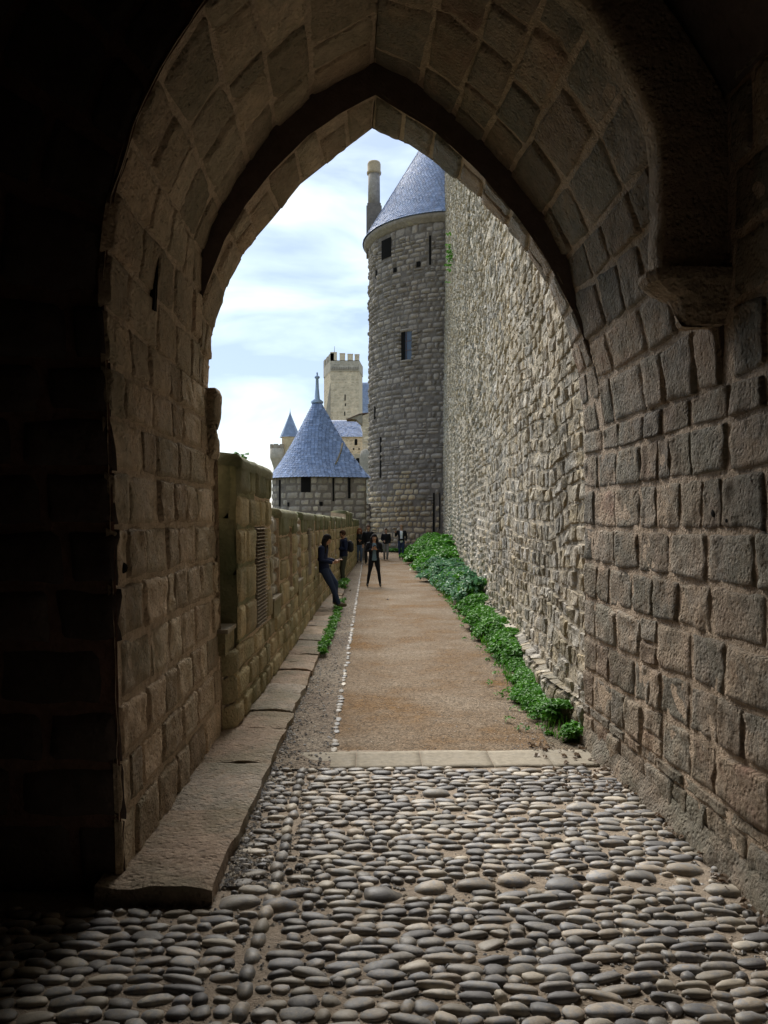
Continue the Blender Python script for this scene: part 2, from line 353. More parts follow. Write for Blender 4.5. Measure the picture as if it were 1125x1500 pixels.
def place_stones(Vs, nu, nv, mat, parent, name='stone', rest='rest_of_stones', maxn=300, outside=False, seed=0, flip=False, smooth=True, minpx=0, matfn=None):
    rs = np.random.RandomState(seed+99); n = len(Vs); c = Vs.mean(1); F = grid_faces(nu, nv, flip)
    p = PX(Vs); w = np.ptp(p[..., 0], axis=1); h = np.ptp(p[..., 1], axis=1); cp = PX(c)
    ok = (c[:, 1] > .5) & (cp[:, 0] > -40) & (cp[:, 0] < 1165) & (cp[:, 1] > -40) & (cp[:, 1] < 1540)
    if outside: ok &= in_poly(cp, OPEN_POLY)
    score = np.where(ok, w*h, 0); score[(np.maximum(w, h) < minpx)] = 0
    order = np.argsort(-score); top = [i for i in order[:maxn] if score[i] > 0]; sel = set(top)
    tints = rs.rand(n)
    po = np.array(wloc(parent))
    for i in top:
        me = mesh(name, Vs[i]-c[i], F, (matfn(c[i]) if matfn else mat), smooth, tints[i]); link(name, me, parent, tuple(c[i]-po))
    rest_i = [i for i in range(n) if i not in sel]
    groups = {}
    for i in rest_i: groups.setdefault((matfn(c[i]) if matfn else mat).name, []).append(i)
    for mn_, idx in groups.items():
        idx = np.array(idx); V = Vs[idx].reshape(-1, 3); k = nu*nv
        FF = (F[None]+(np.arange(len(idx))*k)[:, None, None]).reshape(-1, 4)
        o = obj(rest, V, FF, bpy.data.materials[mn_], parent, smooth, np.repeat(tints[idx], k)); tag(o, kind='stuff')
def backing(name, S, u0, u1, v0, v1, nu, nv, mat, parent, off=0.0, rough=.006, flip=False):
    U, V = np.meshgrid(np.linspace(u0, u1, nu), np.linspace(v0, v1, nv)); P, N = S(U, V)
    h = off+rough*fbm(P*7, 2); P = P+N*h[..., None]
    return obj(name, P.reshape(-1, 3), grid_faces(nu, nv, flip), mat, parent, True, .5)

def norm(v): return v/np.maximum(np.linalg.norm(v, axis=-1, keepdims=True), 1e-9)
class Poly:
    "polyline in (X,z) by arc length"
    def __init__(s, pts):
        s.p = np.array(pts, float); d = np.linalg.norm(np.diff(s.p, axis=0), axis=1); s.t = np.concatenate([[0], np.cumsum(d)]); s.L = s.t[-1]
    def __call__(s, f): # f in 0..1
        t = np.asarray(f)*s.L; return np.interp(t, s.t, s.p[:, 0]), np.interp(t, s.t, s.p[:, 1])
def loft(pa, ya, pb, yb, centre=(.2, 3.0)):
    L_ = (pa.L+pb.L)/2
    def S(u, v):   # u = distance in Y from ya, v = arc length
        def P_(u, v):
            f = np.clip(v/L_, 0, 1); s = (u)/(yb-ya); xa, za = pa(f); xb, zb = pb(f)
            return np.stack([xa+(xb-xa)*s, ya+(yb-ya)*s, za+(zb-za)*s], -1)
        e = .02; P = P_(u, v); du = P_(u+e, v)-P_(u-e, v); dv = P_(u, v+e)-P_(u, v-e); N = norm(np.cross(du, dv))
        C = np.stack([P[..., 0]*0+centre[0], P[..., 1], P[..., 2]*0+centre[1]], -1)
        sgn = np.sign(((C-P)*N).sum(-1, keepdims=True)); return P, N*np.where(sgn == 0, 1, sgn)
    return S, L_

# ================================================================== ground
def sheet(name, x0, x1, y0, y1, z, mat, nx=2, ny=2, rough=0, label=None, kind='structure', parent=None, ns=1.5):
    X, Y = np.meshgrid(np.linspace(x0, x1, nx), np.linspace(y0, y1, ny)); P = np.stack([X, Y, X*0+z], -1).reshape(-1, 3)
    if rough: P[:, 2] += rough*fbm(P*ns, 3)
    o = obj(name, P, grid_faces(nx, ny), mat, parent, True, .5); return tag(o, label=label, kind=kind)
sheet('ground', -900, 900, -300, 1500, -.22, M['ground'], label='distant flat ground behind the ramparts')

def strip(name, left, right, z, mat, label, rough=.004, nx=14, seg=None):
    "ribbon between two (X) polylines given at Y stations"
    ys = np.array([p[0] for p in left]); Y = np.concatenate([np.linspace(ys[i], ys[i+1], max(3, int((ys[i+1]-ys[i])/(.12 if ys[i] < 12 else .5)))) for i in range(len(ys)-1)]); Y = np.unique(Y)
    XL = np.interp(Y, ys, [p[1] for p in left]); XR = np.interp(Y, [p[0] for p in right], [p[1] for p in right])
    f = np.linspace(0, 1, nx); X = XL[:, None]+(XR-XL)[:, None]*f[None]; YY = np.repeat(Y[:, None], nx, 1)
    P = np.stack([X, YY, X*0+z], -1).reshape(-1, 3); P[:, 2] += rough*fbm(P*2.5, 3)
    return tag(obj(name, P, grid_faces(nx, len(Y)), mat, None, True, .5), label=label, kind='structure')
def XL_wall(Y): return np.interp(Y, [3.9, 6.6, 6.77, 10.9, 17.3, 22.4, 33, 41], [-1.28, -1.26, -1.17, -1.10, -1.06, -.88, -.62, -.5])
def X_curt(Y): return 1.86+(np.asarray(Y)-6.6)*.0675
path = strip('gravel_path', [(6.35, -.62), (24, -.62), (42, -.62), (60, -.6)], [(6.35, 1.75), (9.1, 2.0), (16, 2.4), (34, 3.2), (42, 3.9), (60, 3.9)], 0.0, M['gravel'], 'tan gravel walk running between the two walls to the round tower', nx=26)
strip('gutter', [(5.9, -.95), (24, -.95), (42, -.95)], [(5.9, -.30), (24, -.31), (42, -.31)], .009, M['gutter'], 'dark gritty strip between the kerb and the white stone line', nx=10, rough=.003)
strip('soil_bed', [(6.42, 1.52), (9.1, 1.78), (16, 2.1), (23, 2.05), (34, 2.1), (43, 2.2)], [(6.42, 2.0), (9.1, 2.2), (16, 2.7), (23, 3.2), (34, 3.9), (43, 4.5)], .011, M['earth'], 'bare soil along the foot of the high rubble wall', nx=10, rough=.008)

# ---- cobbled floor
floor = sheet('cobbled_floor', -5, 2.3, -5, 6.42, -.001, M['bed'], 90, 145, .006, label='rounded river cobbles set in sandy mortar under the gate', ns=6)
rng = random.Random(4)
pebs = []
for k in range(14):
    bm = bmesh.new(); bmesh.ops.create_icosphere(bm, subdivisions=2, radius=1)
    V = np.array([v.co[:] for v in bm.verts]); F = [tuple(v.index for v in f.verts) for f in bm.faces]; bm.free()
    V = V*(1+.21*fbm(V*1.3+k*7.7, 3)[:, None]); V[:, 0] = np.sign(V[:, 0])*np.abs(V[:, 0])**.85; V[:, 1] = np.sign(V[:, 1])*np.abs(V[:, 1])**.85
    V[:, 2] = np.where(V[:, 2] > 0, np.abs(V[:, 2])**.8*np.sign(V[:, 2]), V[:, 2])
    pebs.append((V, F, mesh('cobble', V, F, M['cobble'], True, 0.0)))
items = []  # x,y,rx,ry,rz,rot,k
big = [(880, 1281), (940, 1281), (1006, 1270), (752, 1285), (630, 1297), (560, 1307), (695, 1293), (350, 1317), (850, 1180), (825, 1293), (410, 1322), (1060, 1300), (640, 1160)]
for (x, y) in big:
    X, Y = G(x, y, .02); items.append((X, Y, rng.uniform(.085, .11), rng.uniform(.06, .075), .045, rng.uniform(-.15, .15)))
for yy in np.arange(1.6, 5.9, .125): items.append((-.5+rng.uniform(-.012, .012), yy, .036, .058, .035, rng.uniform(-.1, .1)))
nb = len(items)
Y = 1.3
while Y < 5.93:
    dep = rng.uniform(.030, .044); X = -3.2+rng.uniform(0, .1)
    while X < 1.97:
        w = rng.choice([rng.uniform(.026, .05), rng.uniform(.045, .075), rng.uniform(.06, .095)]); ry = dep*rng.uniform(.72, 1.05)
        cx = X+w+.007; cy = Y+rng.uniform(-.016, .016)+.03*math.sin(cx*2+Y)
        X += 2*w+.001
        if rng.random() < .04: continue
        if cy > 5.93 or (cx < -1.2 and cy > 3.9) or (cx < -.74 and cy > 3.75): continue
        if cx < -.60 and cy > 3.8 and rng.random() < .35: w *= .6; ry *= .7
        hit = lambda: any(abs(cx-b[0]) < b[2]+w-.014 and abs(cy-b[1]) < b[3]+ry-.014 for b in items[:nb])
        if hit():
            w *= .5; ry *= .62; cx -= w*.5; cy += rng.choice((-1, 1))*ry*.5
            if hit(): continue
        items.append((cx, cy, w, ry, rng.uniform(.015, .026), rng.gauss(0, .16)))
    Y += dep*2-.003
items = [(*it, rng.randrange(14)) for it in items]
sc_ = []
for it in items:
    p = PX((it[0], it[1], .02)); inn = -20 < p[0] < 1145 and p[1] < 1515; sc_.append(it[2]*it[3]/it[1]**3*(1 if inn else 0))
order = np.argsort(-np.array(sc_)); top = set(order[:300].tolist())
SV, SF, ST, off = [], [], [], 0
fl = np.array(wloc(floor))
for i, it in enumerate(items):
    x, y, rx, ry, rz, rot, k = it; zc = .010-rz*.42
    if i in top:
        o = link('cobble', pebs[k][2], floor, tuple(np.array((x, y, zc))-fl)); o.scale = (rx, ry, rz); o.rotation_euler = (rng.uniform(-.12, .12), rng.uniform(-.12, .12), rot)
    else:
        V = pebs[k][0]*np.array([rx, ry, rz]); c, s = math.cos(rot), math.sin(rot)
        V = np.stack([V[:, 0]*c-V[:, 1]*s+x, V[:, 0]*s+V[:, 1]*c+y, V[:, 2]+zc], -1); SV.append(V); SF.append(np.array(pebs[k][1])+off); off += len(V); ST.append(np.full(len(V), rng.random()))
tag(obj('smaller_cobbles', np.concatenate(SV), np.concatenate(SF), M['cobble'], floor, True, np.concatenate(ST)), kind='stuff')

def pebbles(name, pts, sizes, mat, parent=None, label=None, seed=1, flat=.6):
    rs = np.random.RandomState(seed); n = len(pts)
    base = np.array([(1, 0, 0), (-1, 0, 0), (0, 1, 0), (0, -1, 0), (0, 0, 1), (0, 0, -1)], float); Fb = np.array([(0, 2, 4), (2, 1, 4), (1, 3, 4), (3, 0, 4)])
    a = rs.rand(n)*6.28; V = base[None]*(rs.uniform(.6, 1.4, (n, 6, 1)))*np.asarray(sizes)[:, None, None]*np.array([1, 1, flat])
    c, s = np.cos(a)[:, None], np.sin(a)[:, None]; V = np.stack([V[..., 0]*c-V[..., 1]*s, V[..., 0]*s+V[..., 1]*c, V[..., 2]], -1)+np.asarray(pts)[:, None]
    F = (Fb[None]+(np.arange(n)*6)[:, None, None]).reshape(-1, 3)
    o = obj(name, V.reshape(-1, 3), F, mat, parent, False, np.repeat(rs.rand(n), 6)); return tag(o, label=label, kind='stuff')
rs = np.random.RandomState(3)
n = 4200; yy = 4+rs.rand(n)**1.6*22; xx = rs.uniform(-.78, -.30, n); xx = np.where(rs.rand(n) < .5, -.76+np.abs(rs.randn(n))*.06, xx)
pebbles('gutter_grit', np.stack([xx, yy, xx*0+.014], -1), rs.uniform(.005, .017, n), M['cobble'], label='loose grit and pebbles gathered along the kerb')
n = 3500; yy = 6.4+rs.rand(n)**1.5*26; e0 = np.interp(yy, [6.4, 9.1, 16, 34], [1.5, 1.75, 2.05, 2.1]); xx = np.where(rs.rand(n) < .45, rs.uniform(-.3, 2.0, n), e0-np.abs(rs.randn(n))*.15)
pebbles('path_gravel', np.stack([xx, yy, xx*0+.006], -1), rs.uniform(.003, .008, n), M['cobble'], label='loose gravel scattered on the tan path', seed=5)
n = 5000; yy = 2.6+rs.rand(n)**1.3*3.35; xx = rs.uniform(-1.1, 1.9, n)
pebbles('cobble_grit', np.stack([xx, yy, xx*0+.002], -1), rs.uniform(.004, .016, n), M['cobble'], label='small grit between the cobbles', seed=6)

# white line of lengthwise edging stones
line = empty('stone_line', (-.3, 6.4, 0)); tag(line, kind='structure', label='single row of pale edging stones set along the gravel path')
y = 6.42; k = 0; SV = []; SF = []; off = 0
while y < 38:
    l = rng.uniform(.04, .085)
    for (X0, every) in ((-.30, 1),):
        V0, F0, me = pebs[rng.randrange(14)]
        if k < 90: o = link('edging_stone', me, line, (rng.uniform(-.006, .006), y-6.4, .004)); o.scale = (rng.uniform(.026, .04), l, .012); o.location.x += rng.uniform(-.01, .01)
        else: SV.append(V0*np.array([.032, l, .012])+np.array([-.3+rng.uniform(-.006, .006), y, .004])); SF.append(np.array(F0)+off); off += len(V0)
    y += 2*l+rng.choice((.015, .05, .2)); k += 1
tag(obj('far_edging_stones', np.concatenate(SV), np.concatenate(SF), M['cobble'], line, True, np.random.RandomState(2).rand(off)), kind='stuff')

# threshold slab
slab = empty('threshold', (0.5, 6.15, 0)); tag(slab, kind='structure', label='pale stone strip between cobbles and gravel')
xs = [-.56, -.1, .42, .98, 1.45, 1.86]
for i in range(5):
    a, b = xs[i]+.0015, xs[i+1]-.0015; A, B = np.meshgrid(np.r_[a, np.linspace(a+.002, b-.002, 10), b], np.r_[5.95, np.linspace(5.956, 6.374, 8), 6.38]); sk = (A-.5)*.03
    e = (A <= a+1e-6) | (A >= b-1e-6) | (B <= 5.951) | (B >= 6.379)
    Pp = np.stack([A, B+sk*1.0, .008+A*0], -1); Pp[..., 2] += .003*fbm(Pp*5, 3); Pp[e, 2] = -.03; Pp[..., 1] += .006*fbm(Pp*np.array([8, 0, 0]), 2)
    obj('paving_slab', Pp.reshape(-1, 3), grid_faces(12, 10), M['slab'], slab, True, rng.random())

# kerb
kerb = empty('kerb', (-1, 3.8, 0)); tag(kerb, kind='structure', label='raised ledge of worn flat stones at the foot of the left wall')
ke = lambda Y: np.interp(Y, [3.8, 6.4, 11.4, 18.7, 25], [-.79, -.74, -.68, -.665, -.66])
y = 3.80; lens = [1.05, .95, 1.0, .6, .75, .5, .8, .55]; k = 0
while y < 24.5:
    l = lens[k] if k < len(lens) else rng.uniform(.45, 1.0); nu, nv = 16, max(8, int(l/.05))
    F_, Y_ = np.meshgrid(np.linspace(0, 1, nu), np.linspace(y+.006, y+l-.006, nv)); xl = XL_wall(Y_)-.08; xr = ke(Y_)
    ed = (np.abs(F_-1) < 1e-6) | (Y_ <= y+.0061) | (Y_ >= y+l-.0061)
    X_ = xl+(xr-xl)*F_+(F_**6)*.016*fbm(np.stack([Y_*4, Y_*0, Y_*0+k], -1), 3)
    Z_ = .10+rng.uniform(-.012, .012)+.012*fbm(np.stack([X_*5, Y_*3.5, X_*0+k*3], -1), 4)-.018*F_**8
    Z_ = Z_-np.abs((Y_-y)/l-.5)**6*1.0*.6
    P_ = np.stack([X_, Y_, Z_], -1)
    # skirt: outer edge drops to the ground
    V = P_.reshape(-1, 3); Fs = grid_faces(nu, nv).tolist(); rim = [j*nu+nu-1 for j in range(nv)]; front = [i for i in range(nu)]; back_ = [(nv-1)*nu+i for i in range(nu)][::-1]
    loop = front+rim[1:]+back_[1:]; low = V[loop].copy(); low[:, 2] = -.05; low[:, 0] += .012*fbm(low*6, 2); b0 = len(V)
    V = np.concatenate([V, low]); Fs += [(loop[i], b0+i, b0+i+1, loop[i+1]) for i in range(len(loop)-1)]
    obj('kerb_stone', V, Fs, M['kerb'], kerb, False, rng.random()); y += l; k += 1

# ================================================================== gatehouse
gate = empty('gatehouse', (0.3, 5.0, 0), 'dark vaulted gate passage with pointed arch that frames the view', 'gatehouse')
Y0, Y1, Y2 = 3.95, 6.09, 6.6
rngg = random.Random(11)
# left jamb
def S_left(u, v):  # u along Y, v = z
    P = np.stack([-(1.265+.03*v)+0*u-.0*u, u+0*v, v+0*u], -1); return P, np.broadcast_to(np.array([1., 0, .03]), P.shape)
VE = [.0, .37, .66, .95, 1.27, 1.57, 1.87, 2.18, 2.47, 2.74, 3.02]
lw = backing('passage_wall', S_left, Y0-.0, Y2, -.05, 3.02, 90, 90, M['mortar'], gate, -.006, flip=True)
R = rows_to_rects(rngg, Y0, Y2, VE, .28, .62, .003)
place_stones(gen_stones(S_left, R, 13, 10, (.002, .018), .010, .035, 1, flat=18, nscale=14, wob=.14, eamp=.07), 13, 10, M['gate'], lw, seed=1, flip=True)
# right wall
def S_right(u, v):
    P = np.stack([1.95-(u-3.76)*.0317+0*v, u+0*v, v+0*u], -1); return P, np.broadcast_to(np.array([-1., -.03, 0]), P.shape)
rw = backing('passage_wall', S_right, -5, Y2, -.05, 5.3, 240, 120, M['mortar'], gate, -.003)
R = rows_to_rects(rngg, 1.5, Y2, [.0, .30]+VE[1:9]+[2.66], .26, .58, .003, split=.04)
R2 = rows_to_rects(rngg, 1.5, 4.1, edges(rngg, 2.66, 5.2, .3, .42), .35, .7, .014)
R = np.concatenate([R, R2])
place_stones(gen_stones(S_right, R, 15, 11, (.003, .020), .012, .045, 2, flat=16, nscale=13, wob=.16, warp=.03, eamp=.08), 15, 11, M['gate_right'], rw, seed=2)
# rough plinth of mortar where the wall meets the floor
pl = []
U, Vv = np.meshgrid(np.linspace(-2, 6.58, 260), np.linspace(0, 1, 7)); xw, _ = S_right(U, U*0)
Pp = np.stack([xw[..., 0]-(.06-.055*Vv**1.4), U, Vv*.2-.03], -1); Pp[..., 0] += .022*fbm(Pp*6, 4)
obj('wall_foot', Pp.reshape(-1, 3), grid_faces(260, 7, True), M['gate_right'], rw, True, .3)

A_near = [(-1.355, 3.0), (-1.36, 3.18), (-1.317, 3.57), (-1.19, 3.99), (-1.05, 4.27), (-.84, 4.59), (-.45, 4.95), (.1, 5.3), (.6, 5.25), (1.2, 4.85), (1.55, 4.3), (1.8, 3.7), (1.89, 3.1), (1.935, 2.66)]
A_far = [(-1.355, 3.0), (-1.335, 3.665), (-1.32, 4.04), (-1.245, 4.26), (-1.03, 4.64), (-.758, 5.02), (-.46, 5.29), (.043, 5.55), (.325, 5.42), (.62, 5.18), (.866, 4.96), (1.16, 4.64), (1.41, 4.31), (1.57, 3.99), (1.645, 3.665), (1.80, 3.1), (1.873, 2.66)]
B_near = [(-1.355, 3.0), (-1.335, 3.63), (-1.245, 3.88), (-1.137, 4.15), (-.974, 4.42), (-.758, 4.69), (-.487, 4.96), (-.217, 5.15), (.054, 5.29), (.54, 4.99), (.866, 4.69), (1.19, 4.31), (1.41, 3.99), (1.543, 3.72), (1.635, 3.55), (1.80, 3.1), (1.873, 2.66)]
B_far = [(-1.38, 3.0), (-1.385, 3.1), (-1.36, 3.46), (-1.30, 3.70), (-1.20, 3.99), (-1.056, 4.25), (-.82, 4.52), (-.587, 4.81), (-.235, 5.09), (.03, 5.29), (.35, 5.15), (.587, 4.99), (.94, 4.72), (1.29, 4.34), (1.525, 3.99), (1.70, 3.58), (1.82, 3.11), (1.86, 2.66)]
def halves(p):
    i = int(np.argmax([q[1] for q in p])); return p[:i+1], p[i:]
for nm, pa, ya, pb, yb, wid, prd, mat, sd in (('arch_soffit', A_near, Y0, A_far, Y1, (.3, .75), (.002, .024), M['gate'], 20), ('outer_arch', B_near, Y1, B_far, Y2, (.5, .52), (0, .02), M['gate'], 30)):
    for hi, (qa, qb) in enumerate(zip(halves(pa), halves(pb))):
        yh = 4.2 if (hi and ya == Y0) else ya; S, LL = loft(Poly(qa), yh, Poly(qb), yb); D = yb-yh
        fl_ = hi*0
        bk = backing(nm, S, 0, D, 0, LL, 40, 80, M['mortar'], gate, -.006)
        ve = edges(rngg, 0, LL, .27, .42) if nm == 'arch_soffit' else edges(rngg, 0, LL, .22, .38)
        R = rows_to_rects(rngg, 0, D, ve, wid[0], wid[1], .003)
        R[:, 1] += np.where(R[:, 1] > D-.01, np.random.RandomState(sd).uniform(0, .03 if nm == 'outer_arch' else .03, len(R)), 0)
        Vs = gen_stones(S, R, 12, 10, prd, .010, .03, sd+hi, flat=18, eamp=.06, nscale=13, warp=.035 if nm == 'arch_soffit' else .0, wob=.2)
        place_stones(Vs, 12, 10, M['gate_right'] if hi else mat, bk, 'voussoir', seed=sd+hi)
# step face between the two arches (faces the hall)
pa, pb = Poly(A_far), Poly(B_near); f = np.linspace(0, 1, 121)
def halfs(p, n=60):
    a, b = halves(p); xa, za = Poly(a)(np.linspace(0, 1, n)); xb, zb = Poly(b)(np.linspace(0, 1, n)); return np.stack([np.concatenate([xa, xb[1:]]), np.concatenate([za, zb[1:]])], -1)
ra, rb = halfs(A_far), halfs(B_near); V = []
for k in range(5):
    t = k/4; q = (ra+np.array([0, .02]))*(1-t)+rb*t; V.append(np.stack([q[:, 0], q[:, 0]*0+Y1-.004, q[:, 1]], -1))
V = np.array(V); V[..., 1] += .006*fbm(V*6, 2)
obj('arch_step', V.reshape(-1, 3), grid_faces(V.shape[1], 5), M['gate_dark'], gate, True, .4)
# hall-side face (its backlit darkness is put into the colour)
def radial(prof_pts, Yf, side):
    full = [(-1.27, -.05), (-1.30, 1.5)]+prof_pts; P0 = Poly(full); C = np.array([.15, 2.9])
    def S(u, v):    # u outward, v along the profile
        x, z = P0(np.clip(v/P0.L, 0, 1)); dx, dz = x-C[0], z-C[1]; dz = np.maximum(dz, 0)*1.0; n_ = np.hypot(dx, dz); dx, dz = dx/n_, dz/n_
        P = np.stack([x+dx*u, np.where(v < 5.6, Yf, 4.2)+u*0, z+dz*u], -1); return P, np.broadcast_to(np.array([0, -1., 0]), P.shape)
    return S, P0.L
S, LL = radial(A_near, Y0, 0)
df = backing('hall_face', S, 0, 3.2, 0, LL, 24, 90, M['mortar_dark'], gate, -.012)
ve = [.0, .42, .71, 1.0, 1.32, 1.62, 1.92, 2.23, 2.52, 2.80, 3.1]+edges(rngg, 3.1, LL, .32, .42)[1:]
R = rows_to_rects(rngg, 0, 3.2, ve, .45, .8, .012)
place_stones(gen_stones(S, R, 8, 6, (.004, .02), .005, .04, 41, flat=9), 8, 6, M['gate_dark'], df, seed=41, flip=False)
# rib and corbel
inner = [(1.58, 3.23), (1.58, 3.6), (1.58, 3.9), (1.565, 4.06), (1.476, 4.246), (1.33, 4.50), (1.18, 4.73), (.85, 5.02), (.5, 5.2), (.12, 5.3)]
PI_ = Poly(inner); fs = np.linspace(0, 1, 60); xi, zi = PI_(fs); V = []
dxo = np.interp(fs, [0, .35, 1], [1, 1, .2]); dzo = np.interp(fs, [0, .3, 1], [0, .05, 1]); 
ring = [(.0, 4.33), (0, 4.26), (.0, 4.20), (.02, 4.165), (.06, 4.15), (.22, 4.15), (.40, 4.15)]
for w_, y_ in ring: V.append(np.stack([xi+dxo*w_, xi*0+y_, zi+dzo*w_], -1))
V = np.array(V); V += .008*fbm(V*7, 3)[..., None]*np.array([1, 1, .3])
obj('vault_rib', V.reshape(-1, 3), grid_faces(60, len(ring)), M['gate'], gate, True, .5)
secs = [(3.20, 1.44, 3.83), (3.17, 1.44, 3.83), (3.14, 1.455, 3.835), (3.11, 1.49, 3.85), (3.08, 1.53, 3.86), (3.055, 1.58, 3.87), (3.02, 1.605, 3.88), (2.98, 1.62, 3.89), (2.94, 1.635, 3.91), (2.915, 1.65, 3.915), (2.905, 1.68, 3.93)]
V = []
for z_, x_, y_ in secs:
    z_ += .07; x_ += .075; ya, yb = y_+.27, 8.2-y_
    lp = [(1.97, ya), (x_+.12, ya), (x_+.03, ya+.03), (x_, ya+.10), (x_, yb-.06), (x_+.04, yb), (1.97, yb)]
    V.append([(a, b, z_) for a, b in lp])
V = np.array(V); V += .007*fbm(V*8, 3)[..., None]; nq = V.shape[1]; F = grid_faces(nq, len(secs)).tolist()+[tuple(range(nq))]+[tuple((len(secs)-1)*nq+i for i in range(nq))[::-1]]
obj('corbel', V.reshape(-1, 3), F, M['gate'], gate, False, .6)
# hall shell behind the camera and the massive outside of the gatehouse
prof = [(-5, 0), (-5, 3.6), (-4.6, 4.6), (-3.7, 5.6), (-2.3, 6.2), (-.8, 6.3), (.6, 5.9), (1.5, 5.0), (1.97, 4.15)]
X_ = np.interp(np.linspace(0, 1, 40), np.linspace(0, 1, len(prof)), [p[0] for p in prof]); Z_ = np.interp(np.linspace(0, 1, 40), np.linspace(0, 1, len(prof)), [p[1] for p in prof])
V = np.array([[(X_[i], y_, Z_[i]) for i in range(40)] for y_ in np.linspace(-5, 4.22, 20)]); V += .02*fbm(V*2, 3)[..., None]
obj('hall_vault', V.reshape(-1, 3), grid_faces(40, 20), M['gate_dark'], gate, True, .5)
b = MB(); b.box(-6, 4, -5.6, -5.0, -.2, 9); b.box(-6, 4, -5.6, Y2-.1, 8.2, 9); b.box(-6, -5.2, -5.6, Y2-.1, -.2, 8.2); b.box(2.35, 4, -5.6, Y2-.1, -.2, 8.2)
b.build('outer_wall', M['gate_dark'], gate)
# outer facade ring around the opening
bf = [(-1.25, -.1), (-1.30, 2.6), (-1.31, 2.97)]+B_far+[(1.86, -.1)]; pb_ = np.array(bf); V = []
outr = []
for x_, z_ in bf:
    if z_ < 2.7: outr.append((-6 if x_ < 0 else 4, z_))
    else:
        t = (x_+1.38)/3.24; outr.append((-6+10*t, 9 if .05 < t < .95 else 2.7+(9-2.7)*min(1, (min(t, 1-t)/.05))))
n_ = len(bf); V = [(x_, Y2, z_) for x_, z_ in bf]+[(x_, Y2, z_) for x_, z_ in outr]+[(x_, Y2-.3, z_) for x_, z_ in outr]
F = [(i, i+1, n_+i+1, n_+i) for i in range(n_-1)]
obj('facade', V, F, M['gate'], gate, False, .5)
# rough quoins sticking out at the outer end of the left jamb
def S_q(u, v):
    P = np.stack([-(1.31)+0*u+.0*v, u+0*v, v+0*u], -1); return P, np.broadcast_to(np.array([1., 0, 0]), P.shape)
for z0, z1, w_ in ((2.44, 2.71, .02), (2.71, 3.02, .035)):
    mb = MB(); Xb = -1.31+w_
    A, B = np.meshgrid(np.linspace(0, 2*PI, 14)[:-1]+.02, np.linspace(z0, z1, 8)); rr = 1
    c_ = np.array([-1.40, 6.5]); 
    Pq = np.stack([c_[0]+(.10+w_)*np.sign(np.cos(A))*np.abs(np.cos(A))**.25, c_[1]+.13*np.sign(np.sin(A))*np.abs(np.sin(A))**.25, B], -1)
    sh = 1-.10*np.abs((B-(z0+z1)/2)/((z1-z0)/2))**6; Pq[..., :2] = c_+(Pq[..., :2]-c_)*sh[..., None]; Pq += .02*fbm(Pq*7, 3)[..., None]
    F = [(j*13+i, j*13+(i+1) % 13, (j+1)*13+(i+1) % 13, (j+1)*13+i) for j in range(7) for i in range(13)]+[tuple(7*13+i for i in range(13))]
    obj('quoin', Pq.reshape(-1, 3), F, M['gate'], gate, True, rngg.random())

def hole(x0, x1, y0, y1, z0, z1):
    b = MB(); b.ball(((x0+x1)/2, (y0+y1)/2, (z0+z1)/2), ((x1-x0)/2, (y1-y0)/2, (z1-z0)/2), 10, 8); b.build('painted_hole', M['void'], gate, True)  # near-black solid set in the wall paints a hole's shade, no recess
hole(-1.335, -1.283, 4.06, 4.12, 1.63, 1.69); hole(1.92, 1.945, 4.26, 4.33, 1.93, 1.99); hole(1.925, 1.948, 4.12, 4.17, 1.89, 1.93); hole(1.90, 1.925, 5.1, 5.14, 1.5, 1.54)
b = MB(); b.add([(-1.37, 4.74, 3.22), (-1.325, 4.74, 3.22), (-1.33, 4.86, 3.52), (-1.31, 4.80, 3.60), (-1.37, 4.8, 3.6), (-1.325, 4.80, 3.22)], [(0, 1, 5), (1, 5, 2, 3), (0, 1, 3, 4), (0, 5, 2, 3, 4)]); b.build('painted_cavity', M['void'], gate)  # dark solid on the soffit stands in for a shaded slit
# ================================================================== parapet
par = empty('parapet_wall', (-1.2, 12, 0), 'low mossy parapet with louvred slits along the left of the path', 'wall')
def px_to_Y(x):
    Ys = np.linspace(6.7, 41, 3000); xs_ = 540+1125*XL_wall(Ys)/Ys; return float(np.interp(x, xs_, Ys))
rp_ = random.Random(21)
spec = []  # (kind, Y0, Y1, top)
xsq = [(400, 'infill', 412), (412, 'merlon', 437), (437, 'infill', 443.5), (443.5, 'merlon', 461), (461, 'infill', 464), (464, 'merlon', 474.5), (474.5, 'infill', 477), (477, 'merlon', 484), (484, 'infill', 486), (486, 'merlon', 491)]
YM = [('merlon', 7.0, px_to_Y(400), 2.50)]
for a, k, b_ in xsq: YM.append((k, px_to_Y(a), px_to_Y(b_), 2.05))
yl = YM[-1][2]
while yl < 40.5:
    YM.append(('infill', yl, yl+.6, 2.0)); YM.append(('merlon', yl+.6, min(yl+2.6, 41), 2.3 if 24 < yl < 30 else 2.05)); yl += 2.6
print('parapet segments', [(k, round(a, 2), round(b_, 2)) for k, a, b_, t in YM])
def S_par(u, v):
    P = np.stack([XL_wall(u)-.012*v, u+0*v, v+0*u], -1); return P, np.broadcast_to(np.array([1., 0, 0.01]), P.shape)
